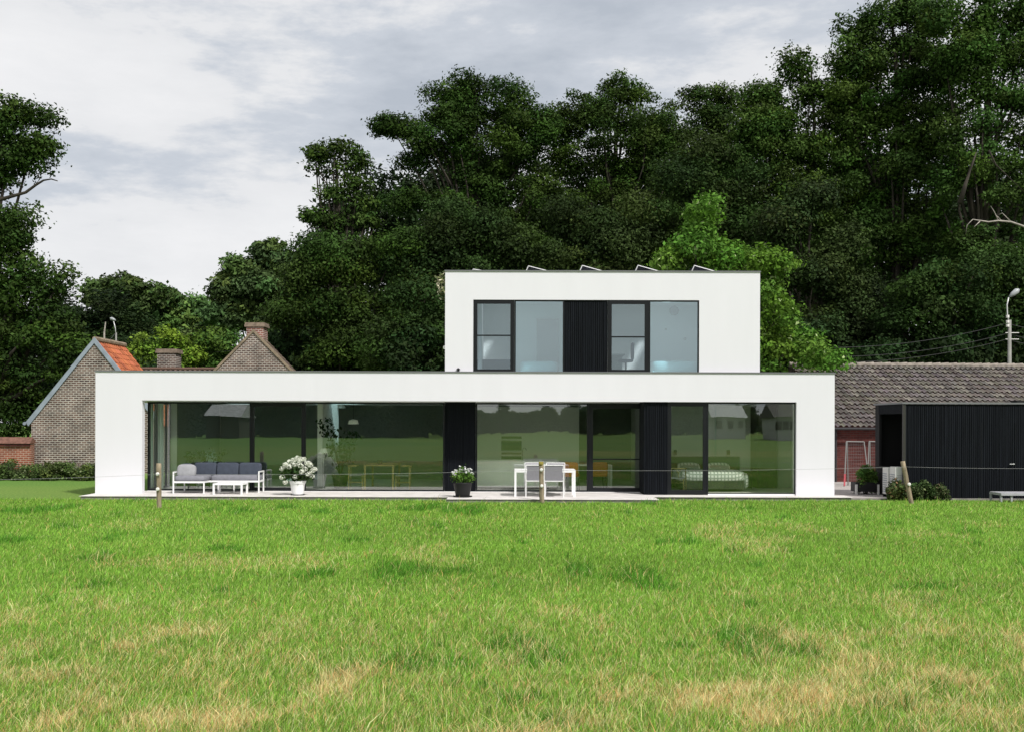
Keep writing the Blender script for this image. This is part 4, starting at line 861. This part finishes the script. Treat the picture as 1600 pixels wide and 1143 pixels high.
# barn
def barn():
    o = thing('barn', 'long barn with grey brown tile roof and dark red brick wall beside the house', 'building', (0, 0, 0))
    Ln = 20; dep = 3.7; ze = 2.17; zr = 4.50
    MB().prism([(0, 0, 0), (0, 2 * dep, 0), (0, 2 * dep, ze), (0, dep, zr - .1), (0, 0, ze)], (Ln, 0, 0)).build('wall', M['dark_brick'], o)
    tiled('roof', (-.25, -.32, ze - .16), (Ln, -.32, ze - .16), (-.25, dep, zr), .215, 15, None, (0.18, 0.162, 0.148), o, 21, amp=.042, step=.08, moss=((.24, .22, .19), .10))
    tiled('roof', (-.25, 2 * dep + .3, ze - .16), (Ln, 2 * dep + .3, ze - .16), (-.25, dep, zr), .215, 15, None, (0.14, 0.12, 0.11), o, 22, amp=.034)
    rg = MB()
    x = -.3
    while x < Ln: rg.tube([(x, dep, zr + .02), (x + .34, dep, zr + .035)], [.10, .115], 8); x += .35
    rg.build('ridge', mat('ridge_tiles', (0.25, 0.22, 0.19), .9, .35, 5), o)
    MB().tube([(-.2, -.40, ze - .2), (Ln, -.40, ze - .2)], .05, 8).tube([(.12, -.12, ze - .25), (.12, -.12, 0)], .045, 8).build('gutter', mat('dark_gutter', (0.03, 0.028, 0.03), .6), o)
    # dark slab standing in for the shade inside a roof opening; no hole cut
    MB().box(7.55, 11, .75, 1.2, 2.98, 3.06).build('roof_opening_shade', M['dark_void'], o)
    o.location = (PX(1299, 38.9), 38.9, -.1); o.rotation_euler = (0, 0, R(4.5))
barn()

# black shed
def shed():
    D = 30.1; x0 = PX(1412, D); x1 = x0 + 7; zt = 2.665; g = -.085; yb = 32.45; ys = 32.1
    o = thing('black_shed', 'flat roofed shed clad in narrow black boards at the right', 'shed', (x0 + 3, D, g))
    boards(x0 + .05, x1, D, g + .02, zt - .05, o, 'front_cladding', .062, 9)
    MB().box(x0 - .02, x0 + .049, D - .025, D + .06, g, zt - .05).build('corner_post', mat('dark_bronze_trim', (0.035, 0.035, 0.03), .5), o)
    # recessed open side with header, deeper wall behind
    hd = MB()
    y = D + .065
    while y < ys: hd.box(x0 - .015, x0 + .02, y, y + .045, 2.34, zt - .05); y += .06
    hd.box(x0 + .02, x0 + .06, D + .065, ys, 2.34, zt - .05)
    hd.build('header', M['black_wood'], o)
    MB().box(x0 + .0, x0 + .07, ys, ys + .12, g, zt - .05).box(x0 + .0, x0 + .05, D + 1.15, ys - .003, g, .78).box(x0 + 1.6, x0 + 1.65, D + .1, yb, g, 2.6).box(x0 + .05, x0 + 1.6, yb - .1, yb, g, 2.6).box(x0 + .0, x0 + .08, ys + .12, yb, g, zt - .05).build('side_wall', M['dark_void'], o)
    MB().box(x1 - .1, x1, D + .08, yb, g, zt - .05).build('end_wall', M['black_wood'], o)
    MB().box(x0 + .07, x1, D + .075, yb, 2.45, 2.6).build('roof', M['cap'], o)
    MB().box(x0 - .05, x1 + .04, D - .05, D + .1, zt - .045, zt).box(x0 - .05, x0 + .08, D + .1, yb + .02, zt - .045, zt).build('roof_edge', M['cap'], o)
    dx = PX(1585, D); dr = MB().box(dx - .95, dx - .94, D - .022, D - .018, g, 2.1).box(dx + .02, dx + .03, D - .022, D - .018, g, 2.1).build('door', M['black_metal'], o)
    MB().box(dx - .16, dx - .02, D - .07, D - .055, 1.0 - .09, 1.02 - .09).box(dx - .05, dx - .03, D - .056, D - .02, .9, .94).build('handle', M['alu'], dr)
    MB().box(x0 + .05, x1, D - .03, D + .02, g, g + .018).build('plinth', M['kerb'], o)
shed()

# heat pumps at the open side
def heat_pump(px, D, label, h=.82):
    x = PX(px, D); g = -.085; o = thing('heat_pump', label, 'heat pump', (x, D, g)); w_ = .23; dp_ = .42
    MB().box(x, x + w_, D, D + dp_, g + .08, g + h).build('housing', M['white_plastic'], o, bevel=.015)
    for yy in (D + .03, D + .3): MB().box(x - .01, x + w_ + .01, yy, yy + .06, g, g + .079).build('foot', M['black_metal'], o)
    gr = MB()
    for k in range(9): gr.box(x - .012, x - .002, D + .05, D + .38, g + .15 + k * .065, g + .17 + k * .065)
    gr.build('fan_grille', M['zinc'], o)
    gr = MB()
    for k in range(8): gr.box(x + .05, x + w_ - .05, D - .006, D - .001, g + .2 + k * .065, g + .215 + k * .065)
    gr.build('side_vent', M['int_grey'], o)
heat_pump(1387, 30.75, 'cream heat pump unit nearer the house beside the shed opening', .86)
heat_pump(1399, 30.25, 'cream heat pump unit touching the front corner of the shed', .90)

def shrub(name, label, px, D, wd, ht, base, seed, leaf=.08, per=5200, tip=None, g=-.085):
    rng = np.random.default_rng(seed); x = PX(px, D); o = thing(name, label, 'shrub', (x, D, g)); S = []
    for i in range(26):
        a = rng.uniform(-1, 1); b = rng.uniform(-1, 1); h = rng.uniform(.15, 1) * (1 - .45 * a * a); S.append((x + a * wd / 2 * .8, D + b * wd / 3, g + ht * h * .9, rng.uniform(.09, .17)))
    V, C = foliage(np.array(S), per, leaf, base, rng, tip, flat=.9); np_mesh('foliage', V, 4, C, M['leaf'], o)
    st = MB()
    for s in S[::2]: st.tube([(x + (s[0] - x) * .2, D, g), (s[0], s[1], s[2])], [.012, .005], 4)
    st.build('stem', M['bark'], o)
shrub('shrub', 'small olive green shrub in front of the heat pumps', 1403, 29.75, .5, .5, (0.07, 0.095, 0.03), 61, tip=((.25, .14, .08), .06))
shrub('shrub', 'dark green shrub right of the leaning fence post', 1441, 29.75, .68, .58, (0.05, 0.085, 0.028), 62, tip=((.22, .26, .12), .06))
shrub('shrub', 'lowest shrub furthest along the black shed wall', 1467, 29.72, .5, .42, (0.055, 0.085, 0.03), 63, tip=((.30, .24, .16), .06))
pb = shrub('planter_bush', 'bright green feathery bush in a black trough on the drive', 1352, 32.2, .68, .95, (0.09, 0.18, 0.035), 64, leaf=.06, per=8000)
tr = thing('planter_trough', 'low black trough with white feet under the bright feathery bush', 'planter', (PX(1352, 32.1), 32.1, -.085)); x = PX(1352, 32.1)
MB().box(x - .34, x + .34, 31.9, 32.4, .0, .28).build('trough', M['black_pot'], tr)
for a in (-.36, .30): MB().box(x + a, x + a + .06, 31.88, 31.94, -.085, .22).build('foot', M['white_plastic'], tr)
tt_ = thing('plastic_tub', 'squat terracotta tinged tub with dry plants beside the trough', 'tub', (PX(1337, 32.6), 32.6, -.085)); MB().lathe([(.1, 0), (.14, .2), (.12, .2), (.11, .17)], (PX(1337, 32.6), 32.6, -.085), 16).build('tub', M['white_plastic'], tt_)
# mesh frames leaning together in the yard
def frame_panel(px0, px1, top, bot, D, lean, label, red=False):
    x0, x1 = PX(px0, D), PX(px1, D); zt = P(px0, top, D)[2]; g = -.085; o = thing('mesh_fence_panel', label, 'fence panel', ((x0 + x1) / 2, D, g), 'pale tube fence panels standing in the yard')
    mb = MB(); l = .16
    mb.tube([(x0 - l, D - .3, g), (x0, D, zt)], .022, 6); MB().tube([(x0 + l, D + .3, g), (x0 + .03, D, zt)], .022, 6).build('brace', M['pale_tube'], o); mb.tube([(x1 - .0, D, zt), (x1 + l * .6, D - .3, g)], .022, 6); mb.tube([(x0, D, zt), (x1, D, zt - .01)], .02, 6)
    mb.build('frame', M['pale_tube'], o)
    m = MB()
    for i in range(1, 10): xx = x0 + (x1 - x0) * i / 10; m.tube([(xx, D, g + .1), (xx, D, zt)], .0025, 3)
    for i in range(1, 14): zz = g + (zt - g) * i / 14; m.tube([(x0, D, zz), (x1, D, zz)], .0025, 3)
    m.build('mesh', M['pale_tube'], o)
    if red: MB().tube([(x0 - l * .99, D - .3, g + .02), (x0 - l * .78, D - .235, g + .42)], .03, 6).build('red_leg', M['red_paint'], o)
frame_panel(1322.5, 1350, 689, 752, 36.3, 0, 'pale tube fence panel with a red lower leg near the white house', True)
frame_panel(1358, 1384, 689, 752, 36.3, 0, 'pale tube fence panel half hidden by the black shed')
# bench at right edge
bn = thing('garden_lounger', 'low grey slatted lounger cut by the right edge of the photo', 'lounger', (PX(1585, 29.1), 29.1, -.1)); x = PX(1556, 29.1)
sl = MB()
for k in range(8): sl.box(x, x + 1.9, 28.8 + k * .085, 28.8 + k * .085 + .07, .15, .18)
sl.build('slats', M['grey_slats'], bn); MB().box(x, x + 1.9, 28.76, 28.795, .11, .17).box(x, x + .035, 28.796, 29.49, .11, .149).build('frame', M['grey_slats'], bn)
for a in (0.0, .28, 1.8):
    for b in (28.8, 29.42): MB().box(x + a, x + a + .05, b, b + .05, -.1, .109 if a == 0 else .148).build('leg', M['grey_slats'], bn)

# street lamps and cables
def lamp(px_base, py_top, D, arm, label, head_px, pole_r=.12, hr=.13):
    bx = PX(px_base, D); zt = P(px_base, py_top, D)[2]; o = thing('street_lamp', label, 'street lamp', (bx, D, -.1), 'street lamps')
    MB().tube([(bx, D, -.1), (bx, D, zt)], [pole_r, pole_r * .6], 10).build('pole', M['concrete_pole'], o, smooth=True)
    pts = [P(x, y, D) for x, y in arm]; MB().tube([(bx, D, zt - .2)] + pts, .028, 8).build('arm', M['alu'], o, smooth=True)
    a, b = [Vector(P(x, y, D)) for x, y in head_px]; MB().tube([tuple(a), tuple(a.lerp(b, .35)), tuple(a.lerp(b, .8)), tuple(b)], [hr * .3, hr * .85, hr, hr * .35], 10).build('lamp_head', M['lamp'], o, smooth=True)
    return o
rl = lamp(1577, 500, 47, [(1574, 492), (1573.5, 476), (1576, 465)], 'pale street lamp with a curved arm rising behind the barn roof', [(1577, 464), (1592, 452)])
mbb = MB()
for z_ in (520, 530): a = P(1571, z_, 47); b = P(1592, z_, 47); mbb.tube([a, b], .02, 5)
for z_ in (495, 503, 509): c = P(1572, z_, 47); mbb.tube([(c[0], 46.85, c[2] - .06), (c[0], 46.85, c[2] + .06)], .07, 8)
mbb.build('insulators', M['insul'], rl)
lamp(181, 520, 62, [(180, 512), (177, 500)], 'distant street lamp behind the orange roof', [(181, 501), (172, 497)], .08, .10)
pl = thing('utility_pole', 'thin pale pole left of the distant street lamp', 'pole', (PX(163, 62), 62, -.1)); MB().tube([(PX(163, 62), 62, -.1), P(163, 520, 62), P(165, 503, 62)], [.09, .05, .03], 8).build('shaft', M['bleached'], pl)
def cable(pts, label, r=.014, sag=.25, m='cable'):
    mb = MB()
    for a, b in zip(pts, pts[1:]):
        A = Vector(P(*a)); Bv = Vector(P(*b)); mb.tube([tuple(A.lerp(Bv, t) - Vector((0, 0, sag * 4 * t * (1 - t)))) for t in [i / 12 for i in range(13)]], r, 4)
    tag(mb.build('overhead_cable', M[m]), label, 'cable', 'overhead cables')
cable([(1300, 543, 44), (1573, 505, 47), (1700, 508, 48)], 'uppermost overhead cable running to the right street lamp', .011)
cable([(1300, 557, 44), (1573, 521, 47), (1700, 524, 48)], 'middle overhead cable running to the right street lamp', .011)
cable([(1300, 566, 44), (1573, 530, 47), (1700, 533, 48)], 'lowest overhead cable running to the right street lamp', .011)
cable([(-60, 575, 50), (128, 556, 52), (181, 520, 62)], 'upper overhead cable crossing the old oak', .014)
cable([(-60, 596, 50), (110, 577, 52)], 'lower overhead cable crossing the old oak', .014)
cable([(181, 540, 62), (360, 548, 60)], 'overhead cable between the far street lamp and the farmhouse', .012)

# ------------------------------------------------------------------ what the glass reflects: trees and houses across the field behind the camera
def behind(px, T, w_px, top_px, label, seed, base, group):
    x, y = PX(px, T), 2 * DG - T; zt = CZ + (HY - top_px) / F * T; wd = w_px / F * T; rng = np.random.default_rng(seed)
    o = thing('far_tree', label, 'tree', (x, y, -.1), group); S = []
    for i in range(44): a = rng.uniform(-1, 1); h = rng.uniform(.06, 1); S.append((x + a * wd / 2 * (1.15 - h * .6), y + rng.uniform(-1, 1) * wd / 3, zt * h * .88, wd * rng.uniform(.13, .22)))
    V, C = foliage(np.array(S), 900 / wd, wd * .085, base, rng); np_mesh('crown', V, 4, C, M['leaf'], o); MB().tube([(x, y, -.1), (x, y, zt * .7)], [.3, .1], 6).build('trunk', M['bark'], o)
k = 0
for px, T, w_, tp in ((200, 150, 90, 590), (262, 140, 90, 600), (395, 150, 80, 605), (440, 150, 90, 598), (500, 155, 90, 606), (560, 150, 100, 600), (620, 160, 90, 604), (668, 150, 70, 596), (345, 170, 80, 600), (716, 170, 60, 612)):
    behind(px, T, w_, tp, 'tall tree across the meadow mirrored in the left windows', 200 + k, (0.03, 0.055, 0.02), 'far trees mirrored in the left windows'); k += 1
for px, T, w_, tp in ((755, 210, 36, 640), (784, 210, 26, 630), (810, 230, 40, 640), (835, 230, 30, 637), (858, 210, 34, 629), (893, 210, 42, 628), (930, 200, 50, 630), (975, 190, 70, 618), (1030, 190, 60, 624), (1070, 190, 50, 622), (1105, 190, 60, 632), (1150, 190, 60, 628), (1270, 180, 70, 618), (1340, 180, 90, 600)):
    behind(px, T, w_, tp, 'low tree across the meadow mirrored in the middle and right windows', 200 + k, (0.075, 0.115, 0.055), 'far trees mirrored in the right windows'); k += 1
for j in range(16):
    behind(225 + j * 31, 175 + (j % 3) * 8, 62, 612 + (j * 7) % 12, 'tree in the far wood mirrored high in the left windows', 300 + j, (0.05, 0.08, 0.03), 'far wood mirrored in the left windows')
for j in range(22):
    behind(738 + j * 26, 240 + (j % 3) * 9, 44, 640 + (j * 5) % 9, 'low hedgerow tree mirrored along the horizon of the middle windows', 330 + j, (0.085, 0.12, 0.06), 'far hedgerow mirrored in the middle windows')
def far_house(px0, px1, T, eave, ridge, label, wallm, roofm):
    x0, x1, y = PX(px0, T), PX(px1, T), 2 * DG - T; ze = CZ + (HY - eave) / F * T; zr = CZ + (HY - ridge) / F * T; o = thing('far_house', label, 'house', ((x0 + x1) / 2, y, -.1))
    MB().box(x0, x1, y - 7, y, -.1, ze).build('wall', wallm, o); MB().prism([(x0 - .3, y + .4, ze), (x0 - .3, y - 7.4, ze), (x0 - .3, y - 3.5, zr)], (x1 - x0 + .6, 0, 0)).build('roof', roofm, o)
    n = 3
    for i in range(n): c = x0 + (x1 - x0) * (i + .5) / n; f = MB().box(c - .35, c + .35, y + .01, y + .06, ze - 1.5, ze - .5).build('window', M['int_dark'], o)
pale_roof = mat('pale_grey_tiles', (0.45, 0.46, 0.48), .6, .3, 3)
far_house(322, 374, 132, 651, 630, 'far house with pale roof mirrored above the garden sofa', M['int_dark'], pale_roof)
far_house(1110, 1160, 140, 650, 630, 'far pale house mirrored above the bed', M['int_grey'], pale_roof)
far_house(1205, 1238, 130, 650, 628, 'far white house mirrored at the right end of the glazing', M['int_grey'], M['int_dark'])

# ------------------------------------------------------------------ meadow grass
def meadow():
    rng = np.random.default_rng(5); V = []; C = []
    G = -.10
    for (y0, y1, dens, wf) in ((5.6, 9, 8500, 1.0), (9, 13, 4800, 1.0), (13, 19, 2400, 1.0), (19, 28.15, 1150, 1.0), (28.15, 29.25, 800, 1.0)):
        wmax = .5 * y1 + 6.5; n = int(dens * 2 * wmax * (y1 - y0)); x = rng.uniform(-wmax, wmax, n); y = rng.uniform(y0, y1, n)
        keep = (np.abs(x) < .5 * y + 1.2) | ((np.abs(x) < .5 * y + 6.5) & (rng.random(n) < .45))
        if y0 > 28: keep &= ((x < PX(698, 28.2)) & (y < 28.9)) | (x > PX(1028, 28.2))
        x, y = x[keep], y[keep]; n = len(x)
        straw = fbm(x * .7 + 3, y * .6, 3, 4); fine = fbm(x * 2.2, y * 1.6, 8, 4); tuft = fbm(x * 1.1, y * .8, 21, 4); micro = vnoise(x * 9, y * 9, 4)
        near = np.clip((15.5 - y) / 8, 0, 1)
        ps = np.clip((straw * .5 + fine * .5 - (.60 - .125 * near)) * 4.2, 0, .66) * (0.10 + .90 * near) + .04 + .20 * near
        strip = np.clip((fbm(x * .5, y * .45, 31, 4) - .66) * 5, 0, .3) * np.clip((y - 13) / 3, 0, 1) * np.clip((25 - y) / 4, 0, 1); ps = np.maximum(ps, strip)
        is_s = rng.random(n) < ps
        tf = np.clip((tuft - .655) * 9, 0, 1)
        h = (0.034 + .034 * rng.random(n) + .085 * tf * rng.random(n) + .008 * near) * (.7 + .6 * micro); h = np.where(is_s, h * rng.uniform(.5, 1.5, n), h)
        h = h * np.exp(rng.normal(size=n) * .28); tall = rng.random(n) < .006; h = np.where(tall, h * 1.9, h)
        wd = (0.0015 + .00026 * y) * rng.uniform(.55, 1.5, n) * np.where(rng.random(n) < .04, 1.9, 1)
        az = rng.uniform(0, 2 * math.pi, n); lean = rng.uniform(.1, .75, n) * h; lean = np.where(is_s, lean * 1.5, lean)
        dx, dy = np.cos(az) * lean + .12 * h, np.sin(az) * lean
        th = rng.uniform(-.9, .9, n); wx, wy = np.cos(th) * wd / 2, np.sin(th) * wd / 2
        z0 = np.full(n, G - .01)
        b0 = np.stack([x - wx, y - wy, z0], 1); b1 = np.stack([x + wx, y + wy, z0], 1)
        m0 = np.stack([x + dx * .35 - wx * .8, y + dy * .35 - wy * .8, G + h * .6], 1); m1 = np.stack([x + dx * .35 + wx * .8, y + dy * .35 + wy * .8, G + h * .6], 1)
        t0 = np.stack([x + dx - wx * .15, y + dy - wy * .15, G + h], 1); t1 = np.stack([x + dx + wx * .15, y + dy + wy * .15, G + h], 1)
        q = np.stack([b0, b1, m1, m0, m0, m1, t1, t0], 1).reshape(-1, 3)
        g1 = np.array([.15, .335, .026]); g2 = np.array([.29, .48, .075]); g3 = np.array([.085, .23, .018])
        a = rng.random((n, 1)); col = g1 * (1 - a) + g2 * a; col = np.where(tf[:, None] > .35, g3 * (1 + .5 * a), col)
        col = col * (0.82 + .36 * fbm(x * .3, y * .5, 55, 3)[:, None]) * rng.uniform(.35, 1.5, (n, 1))
        s1 = np.array([.72, .58, .26]); s2 = np.array([.62, .37, .14]); s3 = np.array([.62, .64, .30]); rr_ = rng.random((n, 1)); red = (fbm(x * 1.3, y * 1.3, 77, 2)[:, None] > .55)
        sc_ = np.where(rr_ < .45, s1, np.where(rr_ < .75, s3, s2)); sc_ = np.where(red & (rr_ > .7), s2 * 1.1, sc_) * rng.uniform(.75, 1.15, (n, 1))
        col = np.where(is_s[:, None], sc_, col)
        V.append(q); C.append(np.repeat(col, 8, 0))
    o = np_mesh('meadow_grass', np.concatenate(V), 4, np.concatenate(C), M['grass'])
    tag(o, 'green meadow grass with dry straw coloured patches in front of the house', 'grass', kind='stuff')
meadow()
